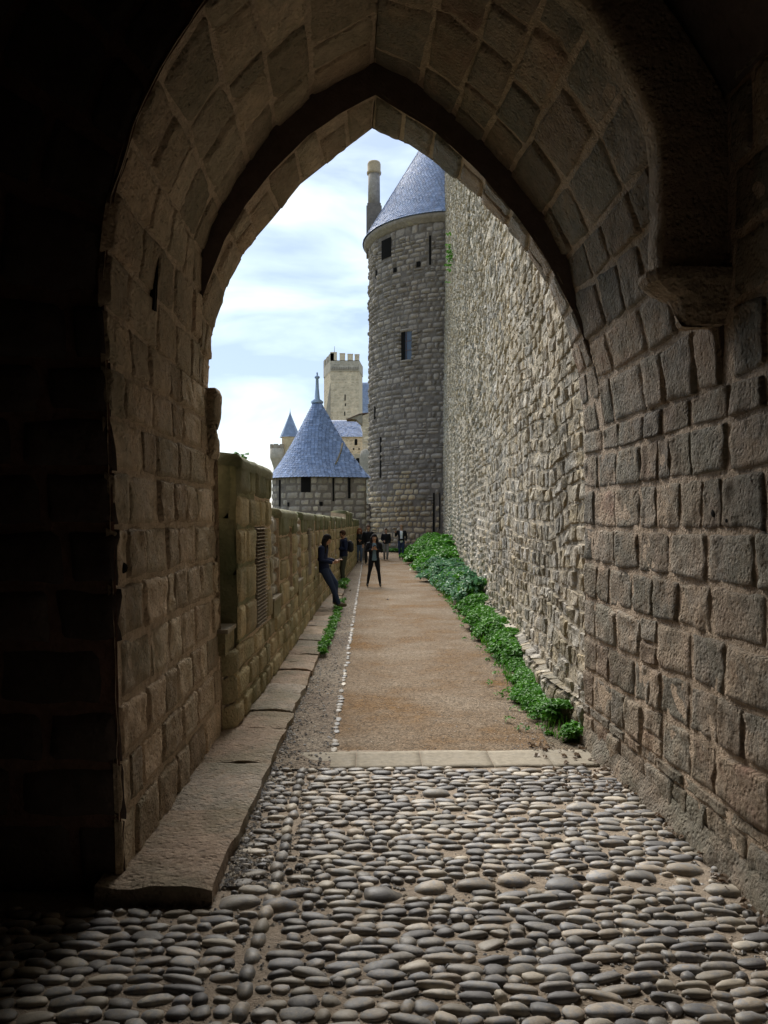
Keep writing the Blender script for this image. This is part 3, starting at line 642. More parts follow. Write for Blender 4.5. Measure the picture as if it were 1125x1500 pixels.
# lower solid body
TH = .55
def slabY(name, ya, yb, z0, z1, rec, mat, parent, n=6):
    ys = np.linspace(ya, yb, n); V = []
    for y_ in ys:
        xf = float(XL_wall(y_))-rec
        V += [(xf-.012*z0, y_, z0), (xf-.012*z1, y_, z1), (xf-TH, y_, z1), (xf-TH, y_, z0)]
    F = [(i*4+k, i*4+(k+1) % 4, (i+1)*4+(k+1) % 4, (i+1)*4+k) for i in range(n-1) for k in range(4)]+[(3, 2, 1, 0), tuple((n-1)*4+k for k in range(4))]
    return obj(name, V, F, mat, parent, False, .4)
SILL = .80
low = slabY('wall_base', 6.55, 41, -.2, SILL-.005, .012, M['mortar'], par, 40)
R = rows_to_rects(rp_, 6.62, 40.8, [.06, .30, .56, SILL], .32, .75, .012)
place_stones(gen_stones(S_par, R, 9, 8, (.005, .03), .01, .08, 51, flat=7, sink=.02), 9, 8, M['parapet'], low, outside=True, seed=51, flip=True)
slits = {0: (377.5, 392, 1.86, .80, 'louvre'), 2: (425, 431, 1.83, .98, 'slot'), 4: (452, 457, 1.80, .95, 'louvre'), 6: (469, 470.6, 1.8, 1.0, 'slot'), 8: (481.5, 483.5, 1.8, 1.0, 'slot')}
sl_extra = {}
for i, (k, ya, yb, top_) in enumerate(YM):
    if k == 'infill':
        body = slabY('rubble_infill', ya, yb, SILL, top_-.04-rp_.uniform(0, .05), .075, M['parapet_infill'], par)
        def S_i(u, v):
            P = np.stack([XL_wall(u)-.075, u+0*v, v+0*u], -1); return P, np.broadcast_to(np.array([1., 0, 0]), P.shape)
        if ya < 24:
            R = rows_to_rects(rp_, ya+.01, yb-.01, edges(rp_, SILL, top_-.06, .12, .22), .12, .25, .012)
            place_stones(gen_stones(S_i, R, 6, 5, (.01, .05), .012, .25, 60+i, flat=4, sink=.02), 6, 5, M['parapet_infill'], body, outside=True, seed=60+i, flip=True)
        b = MB(); xs1 = float(XL_wall((ya+yb)/2)); b.box(xs1-.14, xs1+.008, ya+.004, yb-.004, SILL-.03, .97); b.build('sill_block', M['parapet'], par, tint=.7); b = MB(); b.box(xs1-.14, xs1+.014, ya+.004, yb-.004, .97, 1.0); b.build('sill', M['slab'], par, tint=.9)
        continue
    # merlon split round its slit
    hole = None
    if i in slits: a_, b__, zt, zb, kd = slits[i]; hole = (px_to_Y(a_), px_to_Y(b__), zb, zt, kd)
    elif yb-ya > 1 and ya < 36: mid = (ya+yb)/2; hole = (mid-.06, mid+.06, 1.0, 1.8, 'slot')
    cells = [(ya, yb, SILL, top_)] if not hole else [(ya, hole[0], SILL, top_), (hole[1], yb, SILL, top_), (hole[0], hole[1], hole[3], top_)]+([(hole[0], hole[1], SILL, hole[2])] if hole[2] > SILL+.02 else [])
    mroot = None
    for ci, (c0, c1, d0, d1) in enumerate(cells):
        q = slabY('merlon', c0+(.02 if i == 0 and ci == 0 else 0), c1, d0, d1-.02, .012, M['parapet_cap'] if i == 0 and ci == 0 else M['mortar'], par, 3)
        cap = top_-.34 if d1 > top_-.01 else None
        lo_ = d0; hi_ = d1
        es = [lo_]+[v for v in ([SILL+.33, SILL+.62, SILL+.92] if top_ < 2.4 else [1.15, 1.5, 1.86, 2.16]) if lo_+.08 < v < hi_-.1]+[hi_]
        if c1-c0 < .03: continue
        R = rows_to_rects(rp_, c0, c1, es, .35, .9, .010)
        nu_, nv_ = 9, 8
        place_stones(gen_stones(S_par, R, nu_, nv_, (.006, .022), .008, .06, 80+i*5+ci, flat=9, sink=.02, warp=.0), nu_, nv_, M['parapet'], q, outside=True, seed=80+i*5+ci, flip=True,
                     matfn=(lambda c, t=top_: M['parapet_cap'] if c[2] > t-.30 else M['parapet']))
    # cap slab with a little roundness
    n_ = 14; ysc = np.linspace(ya-.01, yb+.01, n_); V = []
    for y_ in ysc:
        xf = float(XL_wall(y_))+.012
        for dx_, dz_ in ((0, -.10), (.006, -.02), (-.02, .02), (-.2, .05), (-.45, .05), (-.58, -.02)):
            V.append((xf+dx_-.02, y_, top_+dz_))
    V = np.array(V).reshape(n_, 6, 3); V[..., 2] += .012*fbm(V*5, 3)
    F = grid_faces(6, n_, True).tolist()+[tuple(range(6)), tuple((n_-1)*6+k2 for k2 in range(6))[::-1]]
    obj('coping', V.reshape(-1, 3), F, M['parapet_cap'], par, True, rp_.random())
    if i == 0:   # end face of the first merlon, seen through the gap
        def S_e(u, v):
            P = np.stack([-1.2-u-.012*v, u*0+7.0, v+0*u], -1); return P, np.broadcast_to(np.array([0, -1., 0]), P.shape)
        R = rows_to_rects(rp_, 0, .55, [SILL, 1.42, 1.95, 2.48], .6, .6, .01)
        place_stones(gen_stones(S_e, R, 8, 8, (.004, .015), .004, .05, 77, flat=9, sink=.02), 8, 8, M['parapet_cap'], par, outside=True, seed=77, flip=True)
        b = MB(); b.box(-1.62, -1.225, 6.56, 7.0, SILL-.04, .95); b.build('wall_block', M['parapet'], par, tint=.6); b = MB(); b.box(-1.62, -1.205, 6.57, 6.99, .95, .985); b.build('sill', M['slab'], par, tint=.9)
        b = MB(); b.box(-1.95, -1.7, 6.5, 7.4, -.2, 2.1); b.build('shutter_wall', M['parapet_cap'], par, tint=.3)
    if hole:
        h0, h1, zb, zt, kd = hole; xm = float(XL_wall((h0+h1)/2))
        b = MB(); b.box(xm-.30, xm-.22, h0-.01, h1+.01, max(zb, SILL), zt); b.build('slit_back', M['void'], par)
        if zb < SILL:   # slit goes below the sill: a near-black strip on the face paints the reveal shade
            b = MB(); b.box(xm+.022, xm+.030, h0, h1, zb, SILL); b.build('slit_back', M['void'], par)
        if kd == 'louvre':
            fr = MB(); fr.box(xm+.0, xm+.04, h0-.035, h0, zb-.03, zt+.03); fr.box(xm+.0, xm+.04, h1, h1+.035, zb-.03, zt+.03); 
            n_ = 28 if i == 0 else 26
            for s_ in range(n_):
                z_ = zb+(zt-zb)*(s_+.3)/n_
                bb = MB(); x0_, x1_ = xm-.03, xm+.045
                xa_, xb_ = float(XL_wall(h0)), float(XL_wall(h1)); V = [(xa_-.035, h0, z_+.008), (xa_+.002, h0, z_-.002), (xb_+.002, h1, z_-.002), (xb_-.035, h1, z_+.008)]; V += [(a, b2, c2+.006) for a, b2, c2 in V]
                bb.add(V, [(3, 2, 1, 0), (4, 5, 6, 7), (0, 1, 5, 4), (1, 2, 6, 5), (2, 3, 7, 6), (3, 0, 4, 7)]); bb.build('slat', M['slatw'], par)
# ================================================================== curtain wall
cur = empty('curtain_wall', (3, 25, 0), 'towering weathered rubble rampart rising on the right of the path', 'wall')
YE = 50.5
def S_cur(u, v):
    foot = (np.where(v < .32, .10, 0)+np.clip(.9-v, 0, .9)*.05)*np.clip((u-6.7)/1.2, 0, 1)-.03
    P = np.stack([X_curt(u)-foot+.008*v, u+0*v, v+0*u], -1)
    bul = .05*fbm(np.stack([u*.35, v*.3, u*0+3], -1), 3); P[..., 0] += bul*np.clip((u-6.6)/1.5, 0, 1)
    return P, np.broadcast_to(norm(np.array([-1., .0675, 0.])), P.shape)
H_C = 26.
cb = backing('wall_core', S_cur, 6.61, YE, -.2, H_C, 300, 200, M['curtain_mortar'], cur, -.008, .02)
b = MB(); V = []
for y_, z_ in ((6.61, -.2), (YE, -.2), (YE, H_C), (6.61, H_C)): V.append((float(X_curt(y_))+.4, y_, z_))
V2 = [(x_+1.6, y_, z_) for x_, y_, z_ in V]; V1 = [(x_-.36, y_, z_) for x_, y_, z_ in V]
obj('wall_back', V+V2, [(4, 5, 6, 7), (3, 2, 6, 7), (0, 3, 7, 4), (2, 1, 5, 6)], M['curtain_mortar'], cur, False, .4)
obj('wall_top', [V1[2], V1[3], V2[3], V2[2]], [(0, 1, 2, 3)], M['curtain_mortar'], cur, False, .4)
rc = random.Random(31)
VEc = [0, .3]+edges(rc, .3, H_C, .13, .25)[1:]
R = rows_to_rects(rc, 6.63, YE, VEc, .13, .38, .010, drop=.02, split=.1)
zm = 3.6+.62*R[:, 0]; R = R[R[:, 2] < zm]
near = R[:, 0] < 17
Vn = gen_stones(S_cur, R[near & (R[:, 2] < 8)], 9, 8, (-.004, .03), .018, .10, 61, flat=7, sink=.05, warp=.11, wob=.3, nscale=9, tilt=.6)
Vf = gen_stones(S_cur, R[~(near & (R[:, 2] < 8))], 5, 4, (-.008, .045), .024, .12, 62, flat=6, sink=.05, warp=.13, wob=.35, nscale=4, tilt=.6)
place_stones(Vn, 9, 8, M['curtain'], cb, smooth=False, outside=True, seed=61, rest='rest_of_stones')
place_stones(Vf, 5, 4, M['curtain'], cb, smooth=False, outside=True, seed=62, maxn=0, rest='upper_stones')

# ================================================================== big round tower
CX, CY, RT = 5.55, 54., 5.5
tw = empty('round_tower', (CX, CY, 0), 'tall dark round tower with blue slate cone at the end of the path', 'tower')
ZE = 21.0
holes_t = []
def ang(px): # surface angle u seen at photo pixel column px  (u = arc length from the left tangent, increasing to the right)
    best = None
    for a in np.linspace(PI, 1.5*PI+.5, 2000):
        x, y = CX+RT*math.cos(a), CY+RT*math.sin(a); q = 540+1125*x/y
        if best is None or abs(q-px) < best[0]: best = (abs(q-px), a)
    return best[1]
def S_tw(u, v):
    a = u/RT; r = RT+.0*v+np.clip(6-v, 0, 6)*.02
    P = np.stack([CX+r*np.cos(a), CY+r*np.sin(a), v+0*u], -1); N = np.stack([np.cos(a), np.sin(a), 0*v+0*a], -1); return P, N
tb = backing('tower_wall', S_tw, 2.3*RT, 5.4*RT, -.3, ZE, 90, 60, M['tower_mortar'], tw, -.03, .02)
rt = random.Random(41)
VEt = edges(rt, 0, ZE, .24, .42)
R = rows_to_rects(rt, 2.4*RT, 5.3*RT, VEt, .25, .85, .04, drop=.02, split=.05)
def zz(px_y, a): Yt = CY+RT*math.sin(a); return HC+(766-px_y)*Yt/1125
wins = []
for (x0, x1, yt, yb, kd) in ((559, 573, 350, 378, 'open'), (588.5, 603, 486, 527, 'lancet'), (628.5, 631.5, 345, 388, 'slit'), (550, 552, 396, 408, 'putlog'), (576, 581, 392, 399, 'putlog'), (610, 616, 383, 391, 'putlog'), (548, 550, 595, 615, 'slit'), (556.5, 558.5, 640, 700, 'slit'), (634.5, 637, 722, 786, 'slit'), (643.5, 645, 722, 775, 'slit')):
    a0, a1 = ang(x0), ang(x1); z1_, z0_ = zz(yt, (a0+a1)/2), zz(yb, (a0+a1)/2); wins.append((a0*RT, a1*RT, z0_, z1_, kd))
keep = np.ones(len(R), bool)
for (u0, u1, z0_, z1_, kd) in wins:
    m_ = .02
    ov = (R[:, 1] > u0-m_) & (R[:, 0] < u1+m_) & (R[:, 3] > z0_) & (R[:, 2] < z1_); 
    # trim rather than drop
    for i in np.where(ov)[0]:
        if R[i, 0] < u0 and (u0-R[i, 0]) > (R[i, 1]-u1): R[i, 1] = u0-m_
        elif R[i, 1] > u1: R[i, 0] = u1+m_
        else: keep[i] = False
        if R[i, 1]-R[i, 0] < .1: keep[i] = False
R = R[keep]
place_stones(gen_stones(S_tw, R, 5, 4, (.0, .13), .03, .14, 71, flat=5, sink=.05, warp=.05, wob=.25, nscale=4, tilt=.5), 5, 4, M['tower'], tb, outside=True, seed=71, rest='rest_of_stones',
             matfn=lambda c: M['tower_low'] if c[2]+.6*math.sin(c[0]*2)+.5*math.sin(c[1]*3) < 4.3 and c[2] > .6 else M['tower'])
for (u0, u1, z0_, z1_, kd) in wins:
    U, Vq = np.meshgrid(np.linspace(u0, u1, 4), np.linspace(z0_, z1_, 4)); P, N = S_tw(U, Vq)
    q = obj('window' if kd in ('open', 'lancet') else 'arrow_slit', (P+N*.01).reshape(-1, 3), grid_faces(4, 4), M['void'] if kd != 'lancet' else M['glass'], tw, False)
    if kd == 'lancet':
        U, Vq = np.meshgrid(np.linspace(u0, u0+(u1-u0)*.38, 3), np.linspace(z0_, z1_+.12, 3)); P, N = S_tw(U, Vq); obj('painted_reveal', (P+N*.06).reshape(-1, 3), grid_faces(3, 3), M['void'], q)  # the near-black sheet before the glass paints the shade of a reveal
        for s_ in range(7):   # jamb blocks left and right
            zb_ = z0_+(z1_-z0_)*s_/7
            for sd_ in (-1, 1):
                w_ = rt.uniform(.28, .5); ua, ub = (u0-w_, u0) if sd_ < 0 else (u1, u1+w_)
                Vs = gen_stones(S_tw, np.array([[ua, ub, zb_+.02, zb_+(z1_-z0_)/7-.02]]), 5, 4, (.16, .2), .01, .1, 90+s_, sink=.0)
                obj('jamb_stone', Vs[0], grid_faces(5, 4), M['tower'], q, True, rt.random())
        for zb_, th in ((z0_-.16, .16), (z1_, .22)):
            Vs = gen_stones(S_tw, np.array([[u0-.12, u1+.12, zb_, zb_+th]]), 6, 4, (.2, .22), .01, .08, 97, sink=0)
            obj('sill' if zb_ < z0_ else 'lintel', Vs[0], grid_faces(6, 4), M['tower'], q, True, .95)
        P, N = S_tw(np.array([(u0+u1)/2]), np.array([z0_])); 
        for f_ in (.33, .66):
            uu = u0+(u1-u0)*.5; 
            U, Vq = np.meshgrid(np.linspace(u0, u1, 3), np.array([z0_+(z1_-z0_)*f_-.02, z0_+(z1_-z0_)*f_+.02])); P, N = S_tw(U, Vq); obj('glazing_bar', (P+N*.04).reshape(-1, 3), grid_faces(3, 2), M['iron'], q)
        for f_ in (0.04, .5):
            uu = u0+(u1-u0)*f_; U, Vq = np.meshgrid(np.array([uu-.02, uu+.02]), np.linspace(z0_, z1_, 3)); P, N = S_tw(U, Vq); obj('glazing_bar', (P+N*.04).reshape(-1, 3), grid_faces(2, 3), M['iron'], q)
b = MB(); b.lathe([(5.4, ZE-.05), (5.62, ZE), (5.66, ZE+.10), (5.78, ZE+.16), (5.88, ZE+.28), (5.90, ZE+.42), (5.80, ZE+.46), (5.2, ZE+.46)], CX, CY, 96); b.build('cornice', M['bastion'], tw, True, .6)
def cone_roof(name, parent, cx, cy, rfun, prof, rows, sw, mat, a0=0, a1=2*PI, seed=1, lift=.03):
    "prof(f)-> (radius factor, z), overlapping slates joined as one geometry"
    rs = np.random.RandomState(seed); V = []; F = []; T = []
    nb_ = 96; bV = []
    for j in range(30):
        f = j/29; k, z_ = prof(f)
        for i in range(nb_+1):
            a = a0+(a1-a0)*i/nb_; r = rfun(a)*k; bV.append((cx+r*math.cos(a), cy+r*math.sin(a), z_))
    base = obj(name, bV, grid_faces(nb_+1, 30), mat, parent, True, .3)
    for j in range(rows):
        f0, f1 = j/rows, min(1, (j+1.25)/rows); k0, z0 = prof(f0); k1, z1 = prof(f1)
        rr = np.mean([rfun(a) for a in np.linspace(a0, a1, 8)])*k0; n_ = max(6, int((a1-a0)*rr/sw))
        for i in range(n_):
            b0 = a0+(a1-a0)*(i+.5*(j % 2)+.02)/n_; b1 = b0+(a1-a0)*.96/n_; t = lift*rs.uniform(.8, 1.5)
            mid = (b0+b1)/2; e = (b1-b0)*.22
            pts = [(b0, k0, z0, t), (b0+e, k0, z0-(z1-z0)*.16, t), (b1-e, k0, z0-(z1-z0)*.16, t), (b1, k0, z0, t), (b1, k1, z1, .004), (b0, k1, z1, .004)]
            o_ = len(V)
            for a, k, z_, tt in pts:
                r = rfun(a)*k+tt; V.append((cx+r*math.cos(a), cy+r*math.sin(a), z_+tt*.5))
            F.append(tuple(range(o_, o_+6))); T += [rs.rand()]*6
    s_ = obj('slates', V, F, mat, base, False, np.array(T)); tag(s_, kind='stuff'); return base
rf = cone_roof('roof', tw, CX, CY, lambda a: 5.95, lambda f: (1-f*.999 if f > .08 else 1-f*.999+.0, ZE+.46+9.8*f+.0), 62, .21, M['slate'], seed=5)
ch = MB(); cxx, cyy = .42, 54.2; ch.box(cxx-.58, cxx+.50, cyy-.5, cyy+.5, ZE-.3, 24.1); ch.box(cxx-.52, cxx+.44, cyy-.45, cyy+.45, 24.1, 24.3); c0 = ch.build('chimney', M['tower'], tw, tint=.55)
c2 = MB(); c2.lathe([(.0, 24.2), (.43, 24.3), (.41, 26.65), (.0, 26.66)], cxx-.04, cyy, 24); c2.build('chimney_shaft', M['bastion'], c0, True, .5)
c3 = MB(); c3.lathe([(.3, 26.45), (.50, 26.5), (.52, 26.62), (.47, 26.66), (.47, 27.2), (.42, 27.33), (0, 27.36)], cxx-.04, cyy, 24); c3.build('chimney_pot', M['ochre_cap'], c0, True, .5)
# little blue gutter piece
# ================================================================== bastion with slate cone
BX, BY = -2.95, 44.
bs = empty('roofed_bastion', (BX, BY, 0), 'squat horseshoe bastion under a large blue slate cone roof left of path', 'tower')
ac = math.atan2(-1.9, 2.85)   # corner direction (towards path, near side)
def rb_(a, r0=2.55, cr=3.42):
    a = (a+PI) % (2*PI)-PI; d = min(abs(a-ac), 2*PI-abs(a-ac)); t = max(0, 1-d/.95)
    # straight faces meeting at the corner
    if d < .9: return min(cr*math.cos(.72)/max(math.cos(.72-d), .2), cr) if d < .72 else max(r0, cr*math.cos(.72)/math.cos(d-.72))
    return r0
AA = np.linspace(-PI, PI, 721); RBv = np.array([rb_(a) for a in AA]); RBv = np.convolve(np.pad(RBv, 4, mode='wrap'), np.ones(9)/9, 'valid')
Pxy = np.stack([BX+RBv*np.cos(AA), BY+RBv*np.sin(AA)], -1); SL = np.concatenate([[0], np.cumsum(np.linalg.norm(np.diff(Pxy, axis=0), axis=1))])
def S_b(u, v):
    x_ = np.interp(u, SL, Pxy[:, 0]); y_ = np.interp(u, SL, Pxy[:, 1]); e = .05
    tx = np.interp(u+e, SL, Pxy[:, 0])-np.interp(u-e, SL, Pxy[:, 0]); ty = np.interp(u+e, SL, Pxy[:, 1])-np.interp(u-e, SL, Pxy[:, 1]); N = norm(np.stack([ty, -tx, 0*tx], -1))
    return np.stack([x_, y_, v+0*u], -1), N
ZB = 4.45
bb_ = backing('bastion_wall', S_b, 0, SL[-1], -.3, ZB, 160, 12, M['tower_mortar'], bs, -.01, .006)
def ub(px):   # arc position of the near side for a photo column
    m_ = Pxy[:, 1] < BY+.9; idx = np.where(m_)[0]; q = 540+1125*Pxy[idx, 0]/Pxy[idx, 1]; j = idx[np.argmin(np.abs(q-px))]
    return SL[j], Pxy[j, 1]
R = rows_to_rects(random.Random(3), 0, SL[-1], [0, .4, .75, 1.1, 1.45, 1.8, 2.15, 2.5, 2.85, 3.2, 3.6, 4.0, 4.42], .4, .9, .03)
keep = np.ones(len(R), bool); wb = []
for (x0, x1, yt, yb, kd) in ((441, 455, 695, 721, 'window'), (408.5, 411, 703, 742, 'slit'), (487, 489.5, 700, 734, 'slit'), (510, 513, 700, 730, 'slit'), (468, 473, 735, 741, 'putlog'), (421, 424, 736, 742, 'putlog')):
    (u0, Ya), (u1, Yb) = ub(x0), ub(x1); Ya = (Ya+Yb)/2; z1_, z0_ = HC+(766-yt)*Ya/1125, HC+(766-yb)*Ya/1125; wb.append((u0, u1, z0_, min(z1_, 4.42), kd))
    for i in np.where((R[:, 1] > u0) & (R[:, 0] < u1) & (R[:, 3] > z0_+.05) & (R[:, 2] < z1_-.05))[0]:
        if u0-R[i, 0] > R[i, 1]-u1: R[i, 1] = u0-.01
        else: R[i, 0] = u1+.01
        if R[i, 1]-R[i, 0] < .08: keep[i] = False
R = R[keep]
place_stones(gen_stones(S_b, R, 5, 4, (.01, .035), .008, .06, 81, flat=8, sink=.03, warp=0, nscale=3), 5, 4, M['bastion'], bb_, outside=True, seed=83, rest='rest_of_stones')
for (u0, u1, z0_, z1_, kd) in wb:
    U, Vq = np.meshgrid(np.linspace(u0, u1, 4), np.linspace(z0_, z1_, 3)); P, N = S_b(U, Vq); obj('window' if kd == 'window' else 'arrow_slit', (P+N*.012).reshape(-1, 3), grid_faces(4, 3), M['void'], bs)
def prof_b(f):
    return ((1-f)**1.12*.93+.07*(1-f), ZB-.07+4.95*f**1.0)
rbr = lambda a: float(np.interp((a+PI) % (2*PI)-PI, AA, RBv))+.26*(1 if True else 0)
cone_roof('roof', bs, BX, BY, rbr, lambda f: ((1-f)*.86+.14*(1-f)**4, ZB-.06+4.85*f), 44, .2, M['slate'], seed=9, lift=.02)
fn = MB(); fn.lathe([(.34, 8.75), (.36, 8.85), (.16, 9.0), (.10, 9.6), (.08, 10.15), (.15, 10.2), (.15, 10.28), (.05, 10.34), (.05, 10.5), (0, 10.55)], BX, BY, 12); fn.build('finial', M['lead'], bs, True)
# hip roll on the path side
def roofpt(px, z_):
    f_ = (z_-ZB+.06)/4.85; k_ = (1-f_)*.86+.14*(1-f_)**4; best = None
    for a in np.linspace(-PI*.95, -.02, 400):
        R_ = rbr(a)*k_+.03; x_, y_ = BX+R_*math.cos(a), BY+R_*math.sin(a); q_ = abs(540+1125*x_/y_-px)
        if best is None or q_ < best[0]: best = (q_, x_, y_)
    return (best[1], best[2], z_)
hp = MB(); hp.tube([roofpt(501.5, 6.35), roofpt(499, 5.85), roofpt(495, 5.4), roofpt(491, 5.1)], [.05, .05, .05, .04], 6); hp.build('hip_roll', M['slab'], bs, True)
# short return wall between bastion and tower

# ---- short wall joining bastion and tower
ew = empty('end_wall', (.1, 50, 0), 'short low wall closing the gap between bastion and round tower', 'wall')
b = MB(); b.box(-.3, 1.0, 52.5, 53.2, -.2, 3.2); core = b.build('wall_core', M['tower_mortar'], ew)
def S_ew(u, v):
    return np.stack([u+0*v, 52.5+0*u+0*v, v+0*u], -1), np.broadcast_to(np.array([0, -1., 0]), (u+0*v).shape+(3,))
R = rows_to_rects(random.Random(5), -.3, 1.0, [0, .4, .8, 1.2, 1.6, 2.0, 2.4, 2.8, 3.2], .3, .6, .03)
place_stones(gen_stones(S_ew, R, 5, 4, (.01, .05), .01, .1, 3), 5, 4, M['bastion'], core, outside=True, seed=4)

# ================================================================== the castle far behind
YK = 150.; kx = lambda px, Y=YK: (px-540)*Y/1125; kz = lambda py, Y=YK: HC+(766-py)*Y/1125
def far_tower(root, pts, z0, z1, mats, name='wall', top=True, mb=None):
    "prism on plan pts (ccw); one mesh per face so light reads on each"
    n_ = len(pts)
    for i in range(n_):
        a, b_ = pts[i], pts[(i+1) % n_]; ny, nz_ = max(2, int(math.dist(a, b_)/1.2)), 14
        U, Vq = np.meshgrid(np.linspace(0, 1, ny), np.linspace(z0, z1, nz_)); P = np.stack([a[0]+(b_[0]-a[0])*U, a[1]+(b_[1]-a[1])*U, Vq], -1)
        obj(name, P.reshape(-1, 3), grid_faces(ny, nz_), mats[i % len(mats)], root, False, .5)
    if top: obj('platform', [(p[0], p[1], z1) for p in pts], [tuple(range(n_))], mats[0], root)
def far_blocks(root, a, b_, z0, z1, mat, hw=.9, hh=.55, proud=.05, seed=1, maxn=80):
    d = np.array(b_)-np.array(a); Ld = np.linalg.norm(d); d = d/Ld; nrm = np.array([d[1], -d[0]])
    def S(u, v):
        return np.stack([a[0]+d[0]*u+0*v, a[1]+d[1]*u+0*v, v+0*u], -1), np.broadcast_to(np.array([nrm[0], nrm[1], 0]), (u+0*v).shape+(3,))
    R = rows_to_rects(random.Random(seed), 0, Ld, edges(random.Random(seed), z0, z1, hh*.8, hh*1.2), hw*.6, hw*1.4, .05)
    place_stones(gen_stones(S, R, 4, 3, (.01, proud), .01, .05, seed, sink=.02, warp=0, flat=8), 4, 3, mat, root, 'block', 'far_stonework', maxn=0, seed=seed, smooth=False)
kp = empty('castle_keep', (kx(498), YK, 0), 'tall square cream stone keep with battlements rising behind the slate cone', 'tower')
# plan: a dark left face, a lit front face
pl_ = [(kx(484), YK), (kx(526), YK), (kx(526)+.6, YK+6), (kx(470)+.2, YK+7)]
zt = kz(543)
far_tower(kp, pl_, 0, zt, [M['cream']])
far_blocks(kp, pl_[0], pl_[1], 14, zt, M['cream'], seed=1); far_blocks(kp, pl_[3], pl_[0], 14, zt, M['cream'], seed=2)
# projecting parapet storey on corbels
pr_ = [(kx(484), YK-.12), (kx(526)+.05, YK-.12), (kx(526)+.7, YK+6.1), (kx(470)+.1, YK+7.05)]
far_tower(kp, pr_, zt-.1, kz(528), [M['cream_dark']], 'parapet')
far_blocks(kp, pr_[0], pr_[1], zt, kz(528), M['cream_dark'], seed=4)
for i in range(12):
    x = kx(487)+(kx(524)-kx(487))*i/11; b = MB(); b.box(x-.13, x+.13, YK-.3, YK-.1, kz(542), kz(538)); b.build('corbel', M['cream_dark'], kp)
for (x0, x1, y_) in ((484, 493.5, 517), (497.5, 505.5, 518.5), (509, 517, 519.5), (519.5, 526.5, 520)):
    b = MB(); b.box(kx(x0), kx(x1), YK-.12, YK+.5, kz(529), kz(y_)); b.box(kx(x0)-.03, kx(x1)+.03, YK-.16, YK+.55, kz(y_), kz(y_)+.15); b.build('merlon', M['cream'], kp, tint=.5)
for (t0, t1) in ((0, .28), (.4, .65), (.78, 1)):
    a = np.array(pr_[0]); c = np.array(pr_[3]); p0 = a+(c-a)*t0; p1 = a+(c-a)*t1; 
    V = [(*p0, kz(529)), (*p1, kz(529)), (p1[0]+.7, p1[1], kz(529)), (p0[0]+.7, p0[1], kz(529))]; V += [(v[0], v[1], kz(517.5)) for v in V]
    b = MB(); b.add(V, [(3, 2, 1, 0), (4, 5, 6, 7), (0, 1, 5, 4), (1, 2, 6, 5), (2, 3, 7, 6), (3, 0, 4, 7)]); b.build('merlon', M['cream_dark'], kp)
for (x, ya, yb) in ((505.5, 578, 587), (506, 591, 595), (505, 603, 609)):
    b = MB(); b.box(kx(x)-.1, kx(x)+.1, YK-.08, YK+.1, kz(yb), kz(ya)); b.build('arrow_slit', M['void'], kp)
b = MB(); xb = kx(481); b.add([(kx(484), YK-.05, kz(620)), (kx(484), YK-.05, kz(560)), (kx(473), YK+3.0, kz(620)), (kx(484)+.4, YK+.6, kz(620))], [(0, 2, 1), (0, 1, 3), (1, 2, 3)]); b.build('buttress', M['cream_dark'], kp)
b = MB(); b.tube([(kx(489), YK+3, kz(518)), (kx(489), YK+3, kz(502))], [.07, .03], 6); b.build('pole', M['iron'], kp)
# blue roof right of the keep
def gable(root, x0, x1, Y_, ze, zr, xr0, xr1, dep, mat, nm='roof'):
    V = [(x0, Y_, ze), (x1, Y_, ze), (x1, Y_+dep, ze), (x0, Y_+dep, ze), (xr0, Y_+dep/2, zr), (xr1, Y_+dep/2, zr)]
    b = MB(); b.add(V, [(0, 1, 5, 4), (1, 2, 5), (2, 3, 4, 5), (3, 0, 4), (3, 2, 1, 0)]); return b.build(nm, mat, root, tint=.5)
def slate_rows(root, p0, p1, q0, q1, mat, rows=12, cols=26, seed=1):
    "slates on the quad p0-p1 (eave) q0-q1 (ridge)"
    rs = np.random.RandomState(seed); p0, p1, q0, q1 = [np.array(v, float) for v in (p0, p1, q0, q1)]; V = []; F = []; T = []
    for j in range(rows):
        f0, f1 = j/rows, (j+1.2)/rows; a, b_ = p0+(q0-p0)*f0, p1+(q1-p1)*f0; c, d = p0+(q0-p0)*f1, p1+(q1-p1)*f1
        for i in range(cols):
            s0, s1 = (i+.5*(j % 2))/cols, min(1, (i+.5*(j % 2)+.94)/cols); o_ = len(V); l = np.array([0, -.07, .05])*rs.uniform(.7, 1.3)
            V += [a+(b_-a)*s0+l, a+(b_-a)*s1+l, c+(d-c)*s1, c+(d-c)*s0]; F.append((o_, o_+1, o_+2, o_+3)); T += [rs.rand()]*4
    tag(obj('slates', V, F, mat, root, False, np.array(T)), kind='stuff')
br = empty('steep_roofed_hall', (kx(540, 165), 165, 0), 'building with plain steep blue roof behind keep, right of it', 'building')
g = gable(br, kx(520, 165), kx(575, 165), 165, kz(605, 165), kz(556, 165), kx(516, 165), kx(575, 165), 8, M['slate_far']); b = MB(); b.box(kx(524, 165), kx(572, 165), 165.3, 172, 0, kz(605, 165)); b.build('wall', M['cream'], br)
slate_rows(g, (kx(521, 165), 165, kz(605, 165)), (kx(575, 165), 165, kz(605, 165)), (kx(518, 165), 169, kz(556, 165)), (kx(575, 165), 169, kz(556, 165)), M['slate_far'], 14, 20)
YH = 128.
hl = empty('castle_hall', (kx(512, YH), YH, 0), 'cream hall with low blue slate roof between slate cone and round tower', 'building')
b = MB(); b.box(kx(470, YH), kx(531, YH), YH, YH+7, 0, kz(640, YH)); w_ = b.build('wall', M['cream'], hl, tint=.4)
far_blocks(hl, (kx(470, YH), YH-.01), (kx(531, YH), YH-.01), 2, kz(641, YH), M['cream'], 1.0, .5, seed=7)
